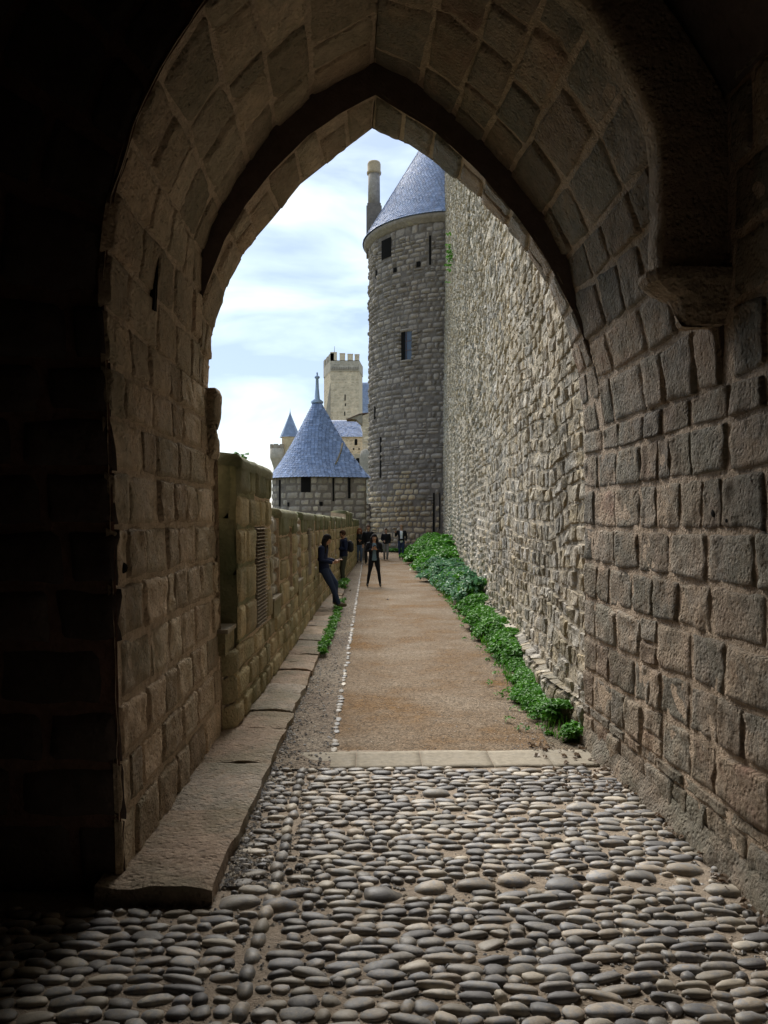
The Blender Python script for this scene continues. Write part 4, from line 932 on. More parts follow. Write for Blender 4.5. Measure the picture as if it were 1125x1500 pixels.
g = gable(hl, kx(468, YH)-.2, kx(532.5, YH), YH-.3, kz(640, YH), kz(612, YH), kx(470, YH), kx(525.5, YH), 7.5, M['slate'])
slate_rows(g, (kx(468, YH), YH-.3, kz(640, YH)), (kx(532.5, YH), YH-.3, kz(640, YH)), (kx(470, YH), YH+3.4, kz(612, YH)), (kx(525.5, YH), YH+3.4, kz(612, YH)), M['slate'], 14, 30)
def arch_win(root, xc, Y_, z0, z1, w, mat, n=10):
    V = [(xc-w, Y_, z0), (xc+w, Y_, z0)]+[(xc+w*math.cos(t), Y_, z1-w+w*1.0*math.sin(t)) for t in np.linspace(0, PI, n)]
    m_ = len(V); V2 = [(x, y+.25, z) for x, y, z in V]
    b = MB(); b.add(V+V2, [tuple(range(m_))]+[(i, (i+1) % m_, m_+(i+1) % m_, m_+i) for i in range(m_)]); return b.build('window', mat, root)
arch_win(hl, kx(521.5, YH), YH-.12, kz(652, YH), kz(643, YH), .23, M['void'])
for x in (518, 526): b = MB(); b.box(kx(x, YH)-.1, kx(x, YH)+.1, YH-.1, YH+.1, kz(659, YH), kz(656.5, YH)); b.build('putlog_hole', M['void'], hl)
YG = 118.
gb = empty('gabled_house', (kx(536, YG), YG, 0), 'pale stone building with sloping roof edge against the round tower', 'building')
V = [(kx(531, YG), YG, 0), (kx(560, YG), YG, 0), (kx(560, YG), YG, kz(600, YG)), (kx(540, YG), YG, kz(605, YG)), (kx(531, YG), YG, kz(609, YG))]; V2 = [(x+.3, y+6, z) for x, y, z in V]
b = MB(); b.add(V+V2, [(0, 1, 2, 3, 4), (9, 8, 7, 6, 5), (0, 4, 9, 5), (1, 6, 7, 2)]); b.build('wall', M['cream'], gb, tint=.3)
far_blocks(gb, (kx(531, YG), YG-.01), (kx(560, YG), YG-.01), 2, kz(612, YG), M['cream'], 1.0, .5, seed=9)
V = [(kx(509, YG), YG-.1, kz(613.5, YG)), (kx(526, YG), YG-.1, kz(606, YG)), (kx(545, YG), YG-.1, kz(603.5, YG)), (kx(562, YG), YG-.1, kz(601.5, YG))]; V2 = [(x, YG+3, z-.02) for x, _, z in V]
V3 = [(x, y, z-.14) for x, y, z in V]; b = MB(); b.add(V+V2+V3, [(0, 1, 5, 4), (1, 2, 6, 5), (2, 3, 7, 6), (8, 9, 1, 0), (9, 10, 2, 1), (10, 11, 3, 2)]); b.build('roof_edge', M['iron'], gb)
V = [(kx(507, YG), YG+.2, kz(613, YG)), (kx(531, YG), YG+.2, kz(606, YG)), (kx(531, YG), YG+.2, kz(622, YG)), (kx(522, YG), YG+.2, kz(614, YG))]; b = MB(); b.add(V+[(x, y+3, z) for x, y, z in V], [(0, 3, 2, 1), (0, 1, 5, 4), (2, 3, 7, 6), (4, 5, 6, 7)]); b.build('side_wall', M['cream_dark'], gb)
arch_win(gb, kx(525, YG), YG-4, kz(690, YG), kz(674, YG), .55, M['void'])
b = MB(); b.box(kx(519, YG), kx(545, YG), YG-3.95, YG, 0, kz(668, YG)); b.build('porch_wall', M['cream'], gb, tint=.2)
b = MB(); b.lathe([(0, kz(661, YG)), (.7, kz(664, YG)), (.95, kz(672, YG)), (.95, 0)], kx(535, YG)+.1, YG-4.2, 16); b.build('buttress_turret', M['cream_dark'], gb, True)
# turret with small cone and bartizan
YT = 125.
tu = empty('small_turret', (kx(425, YT), YT, 0), 'small distant turret with blue cone left of the big slate cone', 'tower')
xc = kx(425, YT); b = MB(); b.lathe([(1.35, 0), (1.35, kz(640, YT)), (1.5, kz(639, YT)), (0, kz(639, YT))], xc, YT, 20); b.build('wall', M['cream'], tu, True, .4)
b = MB(); b.lathe([(1.75, kz(641, YT)), (1.66, kz(640, YT)), (.9, kz(624, YT)), (.12, kz(606.5, YT)), (.05, kz(603, YT)), (0, kz(597, YT))], xc, YT, 8); b.build('roof', M['slate_far'], tu, False, .6)
bt = empty('crenellated_bartizan', (kx(407, YT), YT-1, 0), 'small round battlemented bartizan at far left edge of castle', 'tower')
xc = kx(407, YT); b = MB(); b.lathe([(.55, 0), (.6, kz(686, YT)), (.75, kz(682, YT)), (.95, kz(676, YT)), (1.12, kz(673, YT)), (1.15, kz(671, YT)), (1.15, kz(658, YT)), (0, kz(658, YT))], xc, YT-1, 20); b.build('wall', M['cream_dark'], bt, True, .5)
for k in range(6):
    a0 = 2*PI*k/6+.1; V = []
    for a in np.linspace(a0, a0+.72, 5):
        for r in (1.15, .85):
            for z_ in (kz(658.2, YT), kz(652, YT)): V.append((xc+r*math.cos(a), YT-1+r*math.sin(a), z_))
    F = []
    for i in range(4): o_ = i*4; F += [(o_, o_+4, o_+5, o_+1), (o_+1, o_+5, o_+7, o_+3), (o_+2, o_+3, o_+7, o_+6)]
    F += [(0, 1, 3, 2), (16, 18, 19, 17)]; b = MB(); b.add(V, F); b.build('merlon', M['cream_dark'], bt)

# ================================================================== people
SK = plain('skin_tone', (.42, .24, .16), .55, .3, var=.05)
HAIR = {'black': plain('black_hair', (.012, .010, .010), .85, .12), 'brown': plain('dark_brown_hair', (.05, .025, .015), .85, .12), 'auburn': plain('auburn_hair', (.13, .045, .02), .85, .12), 'fair': plain('fair_brown_hair', (.16, .09, .045), .85, .12)}
CL = {n_: plain(n_, c, .85, .15, .3, 30, .25) for n_, c in {'black_cloth': (.012, .012, .014), 'navy_cloth': (.015, .022, .055), 'blue_denim': (.05, .085, .17), 'dark_denim': (.03, .045, .09), 'mid_denim': (.10, .15, .26), 'olive_cloth': (.06, .065, .05), 'grey_cloth': (.20, .19, .18), 'white_cloth': (.75, .75, .76), 'teal_cloth': (.14, .20, .23), 'rust_fur': (.22, .08, .04), 'charcoal_cloth': (.03, .03, .033)}.items()}
SHOE = {'dark': plain('dark_shoe', (.02, .018, .016), .5, .3), 'pale': plain('pale_trainer', (.55, .5, .42), .6, .3), 'olive': plain('olive_shoe', (.12, .10, .06), .7, .2)}
EYE = plain('dark_eye', (.01, .008, .008), .3, .5)
def fuse(mb, name, mat, parent, vox, sm=2, mats=None):
    me = bpy.data.meshes.new(name); me.from_pydata(mb.V, [], mb.F); o = bpy.data.objects.new(name, me); COL.objects.link(o)
    m_ = o.modifiers.new('r', 'REMESH'); m_.mode = 'VOXEL'; m_.voxel_size = vox; m_.use_smooth_shade = True
    if sm: q = o.modifiers.new('s', 'SMOOTH'); q.iterations = sm; q.factor = .5
    dg = bpy.context.evaluated_depsgraph_get(); me2 = bpy.data.meshes.new_from_object(o.evaluated_get(dg)); bpy.data.objects.remove(o); bpy.data.meshes.remove(me)
    me2.name = name; me2.materials.clear(); me2.materials.append(mat); o2 = bpy.data.objects.new(name, me2); COL.objects.link(o2); o2.parent = parent; return o2
def person(loc, H, rz, label, J, hair, hairstyle, jacket, legs, shoe, shirt=None, female=True, headdir=(0, 0), hood=False, openj=False):
    """J: joints for a 1.0 m tall figure facing -Y; x to the figure's left(+)/right(-)."""
    root = empty('person', loc, label, 'person', 'visitors on the walk'); root.rotation_euler = (0, 0, rz); s = H
    P = {k: Vector(v)*s for k, v in J.items()}
    w = .92 if female else 1.0
    body = MB()
    pel, ch_, nk, hd = P['pelvis'], P['chest'], P['neck'], P['head']
    wa = P.get('waist', (pel+ch_)/2)
    hipw = .083*s*(1.05 if female else .95)
    def torso(mb, g):
        mb.tube([pel-Vector((0, 0, .05*s)), pel, wa, ch_, ch_+(nk-ch_)*.55, nk-Vector((0, 0, .015*s))], [(hipw+g, .055*s+g), (hipw+g, .06*s+g), (.066*s*w+g, .05*s+g), (.088*s*w+g, .060*s+g), (.085*s*w+g, .052*s+g), (.035*s+g, .035*s+g)], 16)
    torso(body, 0)
    body.tube([ch_, nk, hd-Vector((0, 0, .03*s))], [.035*s, .031*s, .030*s], 10)
    body.ball(hd, (.044*s, .052*s, .062*s), 18, 12)
    hv = Vector((math.sin(headdir[0])*math.cos(headdir[1]), -math.cos(headdir[0])*math.cos(headdir[1]), math.sin(headdir[1])))
    hl_ = Vector((math.cos(headdir[0]), math.sin(headdir[0]), 0)); hu = hl_.cross(hv)*-1
    if hu.z < 0: hu = -hu
    body.ball(hd+hv*.018*s-hu*.036*s, (.028*s, .030*s, .026*s), 12, 8)      # jaw
    body.ball(hd+hv*.054*s-hu*.010*s, (.0085*s, .012*s, .014*s), 8, 6)      # nose
    for sd_ in (-1, 1): body.ball(hd+hl_*.044*s*sd_-hu*.004*s, (.007*s, .012*s, .016*s), 8, 6)
    for sd_ in ('L', 'R'):
        sh, el, wr = P['sh'+sd_], P['el'+sd_], P['wr'+sd_]; body.tube([sh, (sh+el)/2, el, (el+wr)/2, wr], [.030*s, .028*s, .024*s, .021*s, .015*s], 10)
        hip, kn, an = P['hip'+sd_], P['kn'+sd_], P['an'+sd_]; body.tube([hip, (hip+kn)/2, kn, (kn+an)/2*.999, an], [.048*s, .043*s, .031*s, .030*s, .020*s], 12)
        # hand: palm, four fingers, thumb
        hdv = (P['hd'+sd_]-wr).normalized() if 'hd'+sd_ in P else (wr-el).normalized(); side = hdv.cross(Vector((0, 1, .2))).normalized(); bend = hdv.cross(side).normalized()
        pm = wr+hdv*.055*s; body.tube([wr, wr+hdv*.02*s, pm], [(.014*s, .012*s), (.022*s, .011*s), (.023*s, .010*s)], 8)
        for f_, ln in zip((-1.5, -.5, .5, 1.5), (.038, .045, .043, .034)):
            st = pm+side*f_*.0115*s; body.tube([st-hdv*.008*s, st+hdv*ln*.5*s, st+hdv*ln*.85*s+bend*.014*s], [.0058*s, .0055*s, .0045*s], 6)
        th = wr+hdv*.018*s+side*.018*s; body.tube([th, th+side*.018*s+hdv*.018*s, th+side*.022*s+hdv*.038*s], [.0075*s, .0068*s, .005*s], 6)
    bo = fuse(body, 'body', SK, root, .0085, 1)
    for sd_ in (-1, 1):
        m_ = MB(); m_.ball(hd+hv*.0475*s+hl_*sd_*.018*s+hu*.006*s, (.007*s, .006*s, .0045*s), 8, 6); m_.build('eye', EYE, None).parent = root
    m_ = MB(); m_.ball(hd+hv*.047*s-hu*.034*s, (.014*s, .007*s, .004*s), 8, 6); m_.build('mouth', plain('lips', (.30, .10, .08), .5), None).parent = root
    # trousers
    t = MB(); t.tube([pel-Vector((0, 0, .055*s)), pel, wa*.35+pel*.65], [(hipw+.012*s, .062*s), (hipw+.014*s, .066*s), (.078*s*w, .058*s)], 16)
    slim = legs[1]
    for sd_ in ('L', 'R'):
        hip, kn, an = P['hip'+sd_], P['kn'+sd_], P['an'+sd_]; e_ = an-Vector((0, 0, .014*s))
        t.tube([hip+Vector((0, 0, .02*s)), hip*.5+kn*.5, kn, kn*.5+an*.5, e_], [.056*s, .050*s+slim*.4, .037*s+slim, .035*s+slim, .026*s+slim*1.4], 14)
    fuse(t, 'trousers', CL[legs[0]], root, .014, 2)
    # shoes
    for sd_ in ('L', 'R'):
        an = P['an'+sd_]; tv = (P['to'+sd_]-an) if 'to'+sd_ in P else Vector((0, -.09*s, -.02*s)); tv2 = Vector((tv.x, tv.y, 0)).normalized()
        m_ = MB(); bs_ = Vector((an.x, an.y, 0)); zf = an.z-.035*s
        m_.tube([an, an-Vector((0, 0, .02*s))], [.024*s, .026*s], 10)
        m_.tube([bs_-tv2*.028*s+Vector((0, 0, zf+.016*s)), bs_+Vector((0, 0, zf+.02*s)), bs_+tv2*.06*s+Vector((0, 0, zf+.016*s)), bs_+tv2*.105*s+Vector((0, 0, zf+.012*s))], [(.022*s, .016*s), (.026*s, .022*s), (.028*s, .016*s), (.018*s, .010*s)], 12)
        fuse(m_, 'shoe', SHOE[shoe], root, .009, 1)
    if shirt:
        m_ = MB(); torso(m_, .008*s); fuse(m_, 'shirt', CL[shirt], root, .014, 1)
    j = MB(); g = .020*s
    if openj:
        # open jacket: two front panels and a back
        for sx in (-1, 1):
            j.tube([pel+Vector((sx*.062*s, .0, .0)), wa+Vector((sx*.058*s, .0, 0)), ch_+Vector((sx*.062*s, .0, 0)), nk+Vector((sx*.04*s, 0, -.02*s))], [(.036*s, .076*s), (.034*s, .072*s), (.042*s, .078*s), (.028*s, .045*s)], 14)
        j.tube([pel+Vector((0, .05*s, 0)), wa+Vector((0, .045*s, 0)), ch_+Vector((0, .04*s, 0)), nk+Vector((0, .03*s, -.01*s))], [(.09*s, .025*s), (.085*s, .025*s), (.09*s, .03*s), (.05*s, .025*s)], 14)
    else:
        j.tube([pel-Vector((0, 0, .02*s)), pel+Vector((0, 0, .015*s)), wa, ch_, ch_+(nk-ch_)*.6, nk], [(hipw+g*.7, .060*s+g*.6), (hipw+g*.9, .064*s+g*.7), (.074*s*w+g, .056*s+g), (.09*s*w+g, .064*s+g), (.084*s*w+g, .054*s+g), (.040*s, .042*s)], 16)
    for sd_ in ('L', 'R'):
        sh, el, wr = P['sh'+sd_], P['el'+sd_], P['wr'+sd_]; j.tube([sh-Vector((sh.x*.25, 0, 0)), sh, (sh+el)/2, el, (el+wr)/2, el+(wr-el)*.93], [.036*s, .043*s, .040*s, .036*s, .031*s, .026*s], 12)
    if hood: j.ball(nk+Vector((0, .035*s, .0)), (.06*s, .04*s, .03*s), 12, 8)
    fuse(j, 'jacket', CL[jacket], root, .013, 2)
    hm = HAIR[hair]; m_ = MB(); hb = -hv
    m_.ball(hd+hb*.004*s+hu*.013*s, (.053*s, .061*s, .063*s), 18, 12)
    if hairstyle == 'long':
        for sx in (-1, 0, 1): m_.tube([hd+hb*.02*s+hl_*sx*.03*s, hd+hb*.035*s+hl_*sx*.045*s-Vector((0, 0, .06*s)), hd+hb*.02*s+hl_*sx*.058*s-Vector((0, 0, .13*s)), hd+hb*.015*s+hl_*sx*.06*s-Vector((0, 0, .19*s))], [.04*s, .036*s, .03*s, .018*s], 10)
    ho = fuse(m_, 'hair', hm, root, .009, 1)
    # cut the face out of the hair
    bm = bmesh.new(); bm.from_mesh(ho.data); kill = []
    for v in bm.verts:
        d = v.co-hd; f_ = d.dot(hv); u_ = d.dot(hu)
        if f_ > .018*s and u_ < .026*s and abs(d.dot(hl_)) < .040*s: kill.append(v)
        elif hairstyle != 'long' and u_ < -.030*s: kill.append(v)
    bmesh.ops.delete(bm, geom=kill, context='VERTS'); bm.to_mesh(ho.data); bm.free()
    if hood == 'fur':
        m_ = MB(); pts = [hd+hl_*math.cos(t)*.062*s+hu*(math.sin(t)*.070*s-.004*s)+hv*.01*s for t in np.linspace(-.9, PI+.9, 16)]; m_.tube(pts, [.017*s]*16, 8); fuse(m_, 'fur_trim', CL['rust_fur'], root, .012, 0)
    if hairstyle == 'beard':
        m_ = MB(); m_.ball(hd+hv*.022*s-hu*.046*s, (.030*s, .032*s, .022*s), 12, 8); m_.build('beard', hm, None, True).parent = root
    return root, P, s
BASE = dict(pelvis=(0, 0, .53), waist=(0, 0, .62), chest=(0, 0, .73), neck=(0, 0, .835), head=(0, -.012, .925), shL=(.103, 0, .805), shR=(-.103, 0, .805), elL=(.135, .01, .64), elR=(-.135, .01, .64), wrL=(.135, -.03, .495), wrR=(-.135, -.03, .495),
            hipL=(.048, 0, .50), hipR=(-.048, 0, .50), knL=(.055, -.01, .28), knR=(-.055, -.01, .28), anL=(.058, .01, .045), anR=(-.058, .01, .045))
def pose(**k): d = dict(BASE); d.update(k); return d
def at(x, y, z=0.01): X, Y = G(x, y, z); return (X, Y, z)
M['phone'] = plain('dark_phone', (.02, .02, .025), .25, .5)
def phone(p, label, tilt=.6, rz=0):
    b = MB(); b.box(-.037, .037, -.075, .075, -.004, .004); b.box(-.031, .031, -.062, .062, .004, .005)
    o = obj('phone', b.V, b.F, M['phone'], None, centre=False); o.location = p; o.rotation_euler = (tilt, 0, rz); bv = o.modifiers.new('b', 'BEVEL'); bv.width = .003; tag(o, label, 'phone')
# 1 woman in black with phone, in front
r, P, s = person(at(548, 859), 1.58, .08, 'woman in black jacket and black leggings standing mid path looking at phone', pose(elL=(.14, .02, .66), elR=(-.15, .02, .66), wrL=(.03, -.13, .70), wrR=(-.04, -.13, .70), hdL=(0, -.16, .74), hdR=(0, -.16, .74), knL=(.085, -.01, .28), anL=(.115, -.01, .045), knR=(-.085, .0, .28), anR=(-.125, .02, .045), head=(0, -.02, .92)), 'black', 'long', 'black_cloth', ('black_cloth', -.006), 'dark', shirt='teal_cloth', openj=True, headdir=(0, -.25))
def W_(root, v): return tuple(Matrix.Translation(root.location) @ Matrix.Rotation(root.rotation_euler.z, 4, 'Z') @ Vector(v))
phone(W_(r, (-.005*s, -.165*s, .745*s)), 'phone held up by the woman in black standing mid path', -.9)
# 2 woman leaning on parapet (faces +X)
X, Y = -1.055, 16.6
zf = .11; fx = .30
r, P, s = person((-.93, 16.5, zf), 1.62, math.radians(82), 'woman in navy jacket and jeans leaning back against the parapet with phone', pose(pelvis=(0, .02, .50), waist=(0, .05, .59), chest=(0, .05, .70), neck=(0, .02, .80), head=(0, -.02, .885), shL=(.10, .03, .775), shR=(-.10, .03, .775), elL=(.13, .03, .62), elR=(-.13, .03, .62), wrL=(.06, -.13, .60), wrR=(-.07, -.12, .58), hdL=(.05, -.2, .62), hdR=(-.04, -.2, .6), hipL=(.048, .01, .475), hipR=(-.048, .01, .475), knL=(.05, -.13, .30), anL=(.03, -.12, .06), knR=(-.05, -.10, .27), anR=(-.045, -.19, .045)), 'black', 'long', 'navy_cloth', ('dark_denim', .004), 'olive', headdir=(0, -.5))
phone(W_(r, (.03*s, -.20*s, .635*s)), 'phone in the hand of the woman leaning on the parapet', -.3, math.radians(82))
# 3 man with backpack facing the parapet (looks left, -X)
r, P, s = person(at(503, 857, .03), 1.66, math.radians(-70), 'bearded man in navy hoodie and olive trousers beside the parapet', pose(elL=(.12, .0, .65), elR=(-.12, .0, .65), wrL=(.06, -.13, .68), wrR=(-.05, -.15, .69), hdL=(.04, -.2, .71), hdR=(-.04, -.2, .72), anL=(.05, -.03, .045), knL=(.05, -.03, .28), anR=(-.05, .03, .045)), 'brown', 'beard', 'navy_cloth', ('olive_cloth', .006), 'dark', shirt='white_cloth', female=False, headdir=(0, -.3), hood=True)
bp = MB(); bp.tube([(0, .125*s, .60*s), (0, .14*s, .64*s), (0, .14*s, .74*s), (0, .115*s, .80*s)], [(.07*s, .035*s), (.085*s, .055*s), (.08*s, .05*s), (.05*s, .03*s)], 14)
bpo = empty('backpack', W_(r, (0, .1*s, .6*s)), 'dark backpack with pale side pocket on the back of the bearded man', 'backpack'); bpo.rotation_euler = (0, 0, math.radians(-70))
def sub_local(o): o.parent = bpo; o.location = (0, -.1*s, -.6*s); return o
o_ = fuse(bp, 'bag', CL['charcoal_cloth'], None, .012, 1); sub_local(o_)
q = MB(); q.tube([(-.085*s, .135*s, .615*s), (-.088*s, .135*s, .68*s)], [(.02*s, .03*s), (.015*s, .025*s)], 8); o_ = fuse(q, 'pocket', CL['white_cloth'], None, .01, 0); sub_local(o_)
for sx in (-1, 1): q = MB(); q.tube([(sx*.05*s, .10*s, .79*s), (sx*.06*s, .02*s, .85*s), (sx*.065*s, -.075*s, .76*s), (sx*.07*s, -.05*s, .66*s), (sx*.07*s, .08*s, .62*s)], [.012*s]*5, 8); o_ = fuse(q, 'strap', CL['charcoal_cloth'], None, .010, 0); sub_local(o_)
# 4 woman with fur hood and jeans
person(at(526.5, 824), 1.64, .1, 'woman in dark coat with rust fur hood and bright blue jeans', pose(elL=(.14, .01, .66), elR=(-.14, .01, .66), wrL=(.03, -.10, .64), wrR=(-.03, -.10, .65), knL=(.05, -.05, .28), anL=(.04, -.03, .05), anR=(-.05, .05, .05)), 'auburn', 'long', 'charcoal_cloth', ('mid_denim', .0), 'dark', hood='fur')
# 5 man behind
person((-.02, 35.5, .01), 1.80, -.05, 'man in black jacket mostly hidden behind the woman holding a phone', pose(anL=(.05, -.05, .05)), 'brown', 'short', 'black_cloth', ('charcoal_cloth', .006), 'dark', female=False)
# 6 black jacket, grey trousers
person(at(565.5, 820.5), 1.62, .05, 'person in black jacket and grey trousers walking between two men', pose(elL=(.13, .01, .65), wrL=(.11, -.06, .52), elR=(-.14, .02, .65), wrR=(-.08, -.09, .60), knL=(.045, -.06, .285), anL=(.03, -.05, .05), anR=(-.05, .06, .055)), 'brown', 'short', 'black_cloth', ('grey_cloth', .004), 'dark', female=False)
# 7 man in white shirt, open jacket
r, P, s = person(at(588, 819), 1.80, -.08, 'man in white shirt and open black jacket at right of the group', pose(elR=(-.17, .01, .68), wrR=(-.165, -.09, .77), elL=(.15, .02, .65), wrL=(.13, -.05, .52), knL=(.05, -.04, .28), anL=(.03, -.05, .05), anR=(-.045, .04, .05)), 'fair', 'short', 'black_cloth', ('dark_denim', .003), 'dark', shirt='white_cloth', female=False, openj=True, headdir=(-.3, 0))
m_ = MB(); m_.tube([(-.07*s, -.095*s, .575*s), (0, -.115*s, .57*s), (.07*s, -.095*s, .575*s)], [(.02*s, .028*s), (.028*s, .035*s), (.02*s, .028*s)], 10)
o_ = fuse(m_, 'waist_bag', CL['black_cloth'], None, .012, 0); o_.location = r.location; o_.rotation_euler = r.rotation_euler; tag(o_, 'small black bag worn at the waist by the man in white shirt', 'bag')

# ================================================================== plants
def leaves(name, centres, radii, per, size, mat, label, seed=1, zflat=.7):
    rs = np.random.RandomState(seed); V = []; T = []
    C_ = np.repeat(centres, per, 0); Rr = np.repeat(radii, per); n_ = len(C_)
    d = norm(rs.randn(n_, 3)); d[:, 2] = np.abs(d[:, 2]); rr = Rr*rs.uniform(.45, 1.08, n_)
    p = C_+d*rr[:, None]*np.array([1, 1, zflat]); 
    t = norm(np.stack([rs.randn(n_), rs.randn(n_), rs.randn(n_)*.5+.0], -1)); up = norm(d*.7+np.array([0, 0, .7])+rs.randn(n_, 3)*.45); b_ = norm(np.cross(up, t)); t = norm(np.cross(b_, up))
    sz = (np.repeat(size, per) if hasattr(size, '__len__') else np.full(n_, size))*rs.uniform(.45, 1.6, n_); sz = sz[:, None]
    V = np.stack([p-t*sz*.55, p+b_*sz*.34+up*sz*.07, p+t*sz*.6-up*sz*.14, p-b_*sz*.34+up*sz*.07], 1); F = (np.array([(0, 1, 2), (0, 2, 3)])[None]+(np.arange(n_)*4)[:, None, None]).reshape(-1, 3)
    ct = np.repeat(rs.rand(len(centres)), per); tint = np.clip(.5*rs.rand(n_)+.5*ct, 0, 1)
    o = obj(name, V.reshape(-1, 3), F, mat, None, False, np.repeat(tint, 4)); return tag(o, label=label, kind='stuff')
rs = np.random.RandomState(12)
eg = lambda y: np.interp(y, [6.55, 7.0, 7.8, 9.1, 10.5, 12, 16, 23, 33, 43], [1.66, 1.62, 1.62, 1.66, 1.80, 1.78, 1.98, 1.97, 2.0, 2.1])
wl = lambda y: X_curt(y)-.08
def patch(y0, y1, n_, side=.0, bare=0):
    u = rs.rand(n_); y_ = y0+(y1-y0)*u; f = rs.rand(n_)**.9; x_ = eg(y_)+(wl(y_)-eg(y_))*f+(.13+.006*y_)*fbm(np.stack([y_*1.6, y_*0, y_*0], -1), 3)*(1-f)
    hgt = .04+(.15+.0*y_)*np.minimum(1, f*2.2)*(1+.8*vnoise(np.stack([y_*1.7, x_*1.7, y_*0], -1))); return x_, y_, hgt, f
x_, y_, h_, f_ = patch(6.62, 10.3, 420); k_ = (vnoise(np.stack([y_*1.9, y_*0+2, y_*0], -1)) > -.45)
c_ = np.stack([x_, y_, h_*.75], -1)[k_]; leaves('green_groundcover', c_, np.full(len(c_), .085), 62, .034, M['leaf'], 'bright green leafy weeds growing nearest the gate at the wall foot', 1)
x_, y_, h_, f_ = patch(10.0, 17.5, 900); c_ = np.stack([x_, y_, h_*1.15], -1); leaves('green_groundcover', c_, np.full(len(c_), .12), 42, .05, M['leaf'], 'bright green leafy weeds along the middle stretch of rubble wall', 2)
x_, y_, h_, f_ = patch(17, 31, 1300); c_ = np.stack([x_, y_, h_*1.9+.05], -1); mk = rs.rand(len(c_)) < .68
leaves('bluish_groundcover', c_[mk], np.full(mk.sum(), .2), 26, .085, M['leaf_blue'], 'bluish green leafy plants farther along the rubble wall', 3)
leaves('green_undergrowth', c_[~mk], np.full((~mk).sum(), .2), 26, .085, M['leaf'], 'green leaves mixed among bluish plants along the rubble wall', 4)
x_, y_, h_, f_ = patch(29, 44, 1100); c_ = np.stack([x_, y_, h_*2.0+.55*np.minimum(1, f_*1.8)*np.clip((y_-29)/6, 0, 1)], -1)
leaves('tall_undergrowth', c_, np.full(len(c_), .34), 26, .15, M['leaf'], 'tall bright green plants heaped beside the wall near the tower', 5)
# stray grass blades and outliers
n_ = 2600; y_ = 6.6+rs.rand(n_)**1.3*22; x_ = eg(y_)+np.abs(rs.randn(n_))*.12-.06+rs.rand(n_)*.25; a_ = rs.rand(n_)*6.28; hh = rs.uniform(.03, .11, n_)*(1+y_*.05); w_ = .003+.0006*y_
B0 = np.stack([x_-w_*np.cos(a_), y_-w_*np.sin(a_), x_*0+.01], -1); B1 = np.stack([x_+w_*np.cos(a_), y_+w_*np.sin(a_), x_*0+.01], -1); B2 = np.stack([x_+rs.randn(n_)*.03, y_+rs.randn(n_)*.03, hh+.02], -1)
tag(obj('grass_blades', np.stack([B0, B1, B2], 1).reshape(-1, 3), (np.array([[0, 1, 2]])[None]+(np.arange(n_)*3)[:, None, None]).reshape(-1, 3), M['leaf'], None, False, np.repeat(rs.rand(n_), 3)), label='thin grass blades fringing the weeds beside the gravel', kind='stuff')
c_ = np.stack([eg(np.linspace(6.8, 20, 60))-np.abs(rs.randn(60))*.10, np.linspace(6.8, 20, 60)+rs.randn(60)*.2, np.full(60, .02)], -1); leaves('scattered_weeds', c_, rs.uniform(.03, .08, 60), 18, .03, M['leaf'], 'small scattered weeds at the edge of the gravel', 31)
# mound of soil beneath
Yg = np.linspace(6.6, 46, 160); Fg = np.linspace(0, 1, 9); YY, FF_ = np.meshgrid(Yg, Fg, indexing='ij'); XX = eg(YY)+(wl(YY)+.1-eg(YY))*FF_; ZZ = .012+np.minimum(1, FF_*1.8)*np.interp(YY, [6.6, 10, 17, 31, 36, 46], [.05, .10, .22, .35, .8, .9])*.85
tag(obj('soil_bank', np.stack([XX, YY, ZZ], -1).reshape(-1, 3), grid_faces(9, 160), M['earth'], None, True, .4), label='low bank of soil beneath the weeds by the wall', kind='structure')
# weeds at tower foot
n_ = 120; a_ = rs.uniform(PI*1.12, PI*1.5, n_); c_ = np.stack([CX+(RT+.45)*np.cos(a_), CY+(RT+.45)*np.sin(a_), a_*0+.12], -1); leaves('tower_foot_weeds', c_, rs.uniform(.15, .3, n_), 22, .12, M['leaf'], 'thin line of weeds at the foot of the round tower', 6)
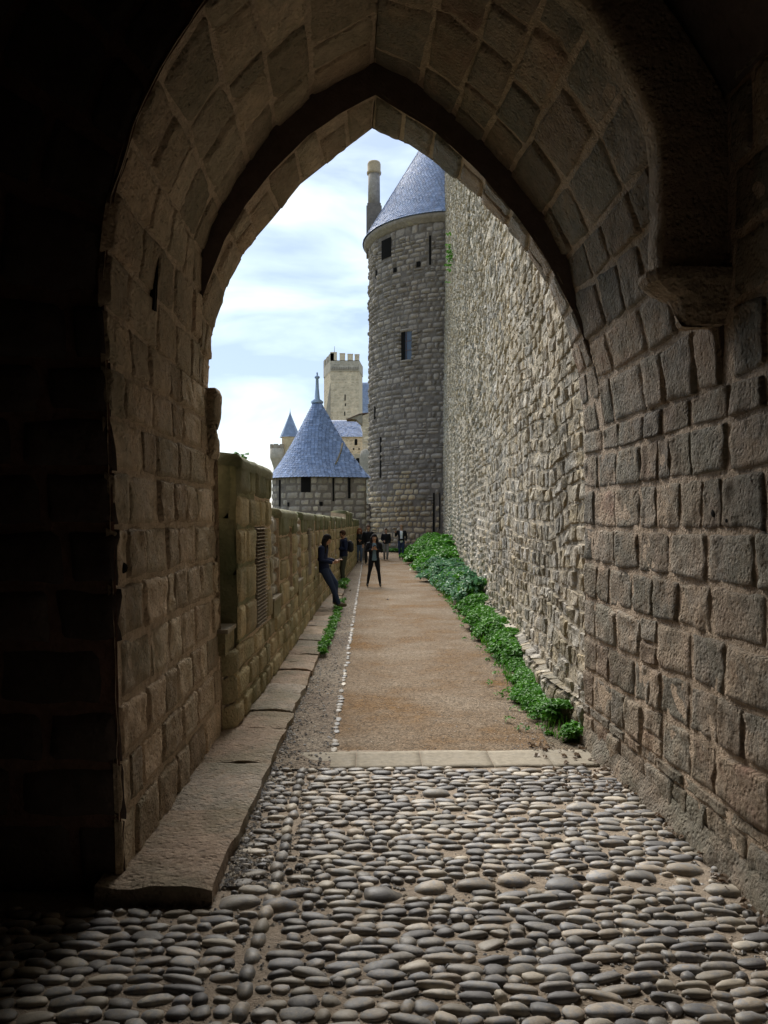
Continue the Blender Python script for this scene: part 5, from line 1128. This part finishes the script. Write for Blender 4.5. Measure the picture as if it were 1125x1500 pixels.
# kerb weeds
n_ = 170; y_ = 10.8+rs.rand(n_)**1.2*7.5; c_ = np.stack([ke(y_)+.02+rs.randn(n_)*.03, y_, .05+rs.rand(n_)*.05], -1); leaves('kerb_weeds', c_, np.full(n_, .065), 30, .035, M['leaf'], 'strip of green weeds growing along the outer edge of the kerb', 7)
n_ = 26; y_ = rs.uniform(21, 23.5, n_); c_ = np.stack([XL_wall(y_)+.1+rs.rand(n_)*.15, y_, .1+rs.rand(n_)*.15], -1); leaves('parapet_foot_weeds', c_, np.full(n_, .1), 26, .06, M['leaf'], 'small weeds at the parapet foot by the bearded man', 8)
pt = empty('wall_top_plant', (-1.35, 7.6, 2.5), 'tiny green sprig growing on top of the nearest parapet block', 'plant')
st = MB()
for k in range(7):
    a = rng.uniform(0, 6.28); l = rng.uniform(.05, .12); st.tube([(-1.35, 8.15, 2.52), (-1.35+math.cos(a)*.04, 8.15+math.sin(a)*.06, 2.52+l)], [.003, .002], 5)
st.build('stem', M['leaf'], pt)
c_ = np.stack([-1.35+rs.randn(9)*.035, 8.15+rs.randn(9)*.08, 2.57+rs.rand(9)*.06], -1); o = leaves('foliage', c_, np.full(9, .03), 16, .028, M['leaf'], None, 9); del o['kind']; o.location -= pt.location; o.parent = pt
wp = empty('wall_crevice_plant', (4.2, 40, 17), 'small tuft of green growing high in the rubble wall', 'plant')
c_ = np.stack([X_curt(np.full(14, 36.))-.1+rs.randn(14)*.06, 36+rs.randn(14)*.3, 14.3+rs.randn(14)*.5], -1); o = leaves('foliage', c_, np.full(14, .14), 14, .1, M['leaf'], None, 10); del o['kind']; o.location -= wp.location; o.parent = wp
# dry leaves and litter
n_ = 70; c_ = np.stack([rs.uniform(1.35, 1.84, n_), 5.3+rs.rand(n_)*1.25, np.full(n_, .02)], -1); c_ = np.concatenate([c_, np.stack([1.93-.0317*0-rs.rand(60)*.10, rs.uniform(3.2, 5.8, 60), np.full(60, .03)], -1)])
leaves('dry_leaf_litter', c_, np.full(len(c_), .02), 3, .035, M['litter'], 'dry curled leaves blown into the corner by the right wall', 11, .3)
lt = [at(513, 865, .02), at(568, 878, .01), at(492, 962, .02), at(470, 930, .03)]
for i, p in enumerate(lt[:2]):
    o = leaves('dead_leaf', np.array([p]), np.array([.02]), 3, .09, M['litter'], None, 20+i, .3); del o['kind']; tag(o, ['brown dead leaf lying on the gutter by the leaning woman', 'small dead leaf lying on the gravel in front of the woman in black'][i], 'leaf')
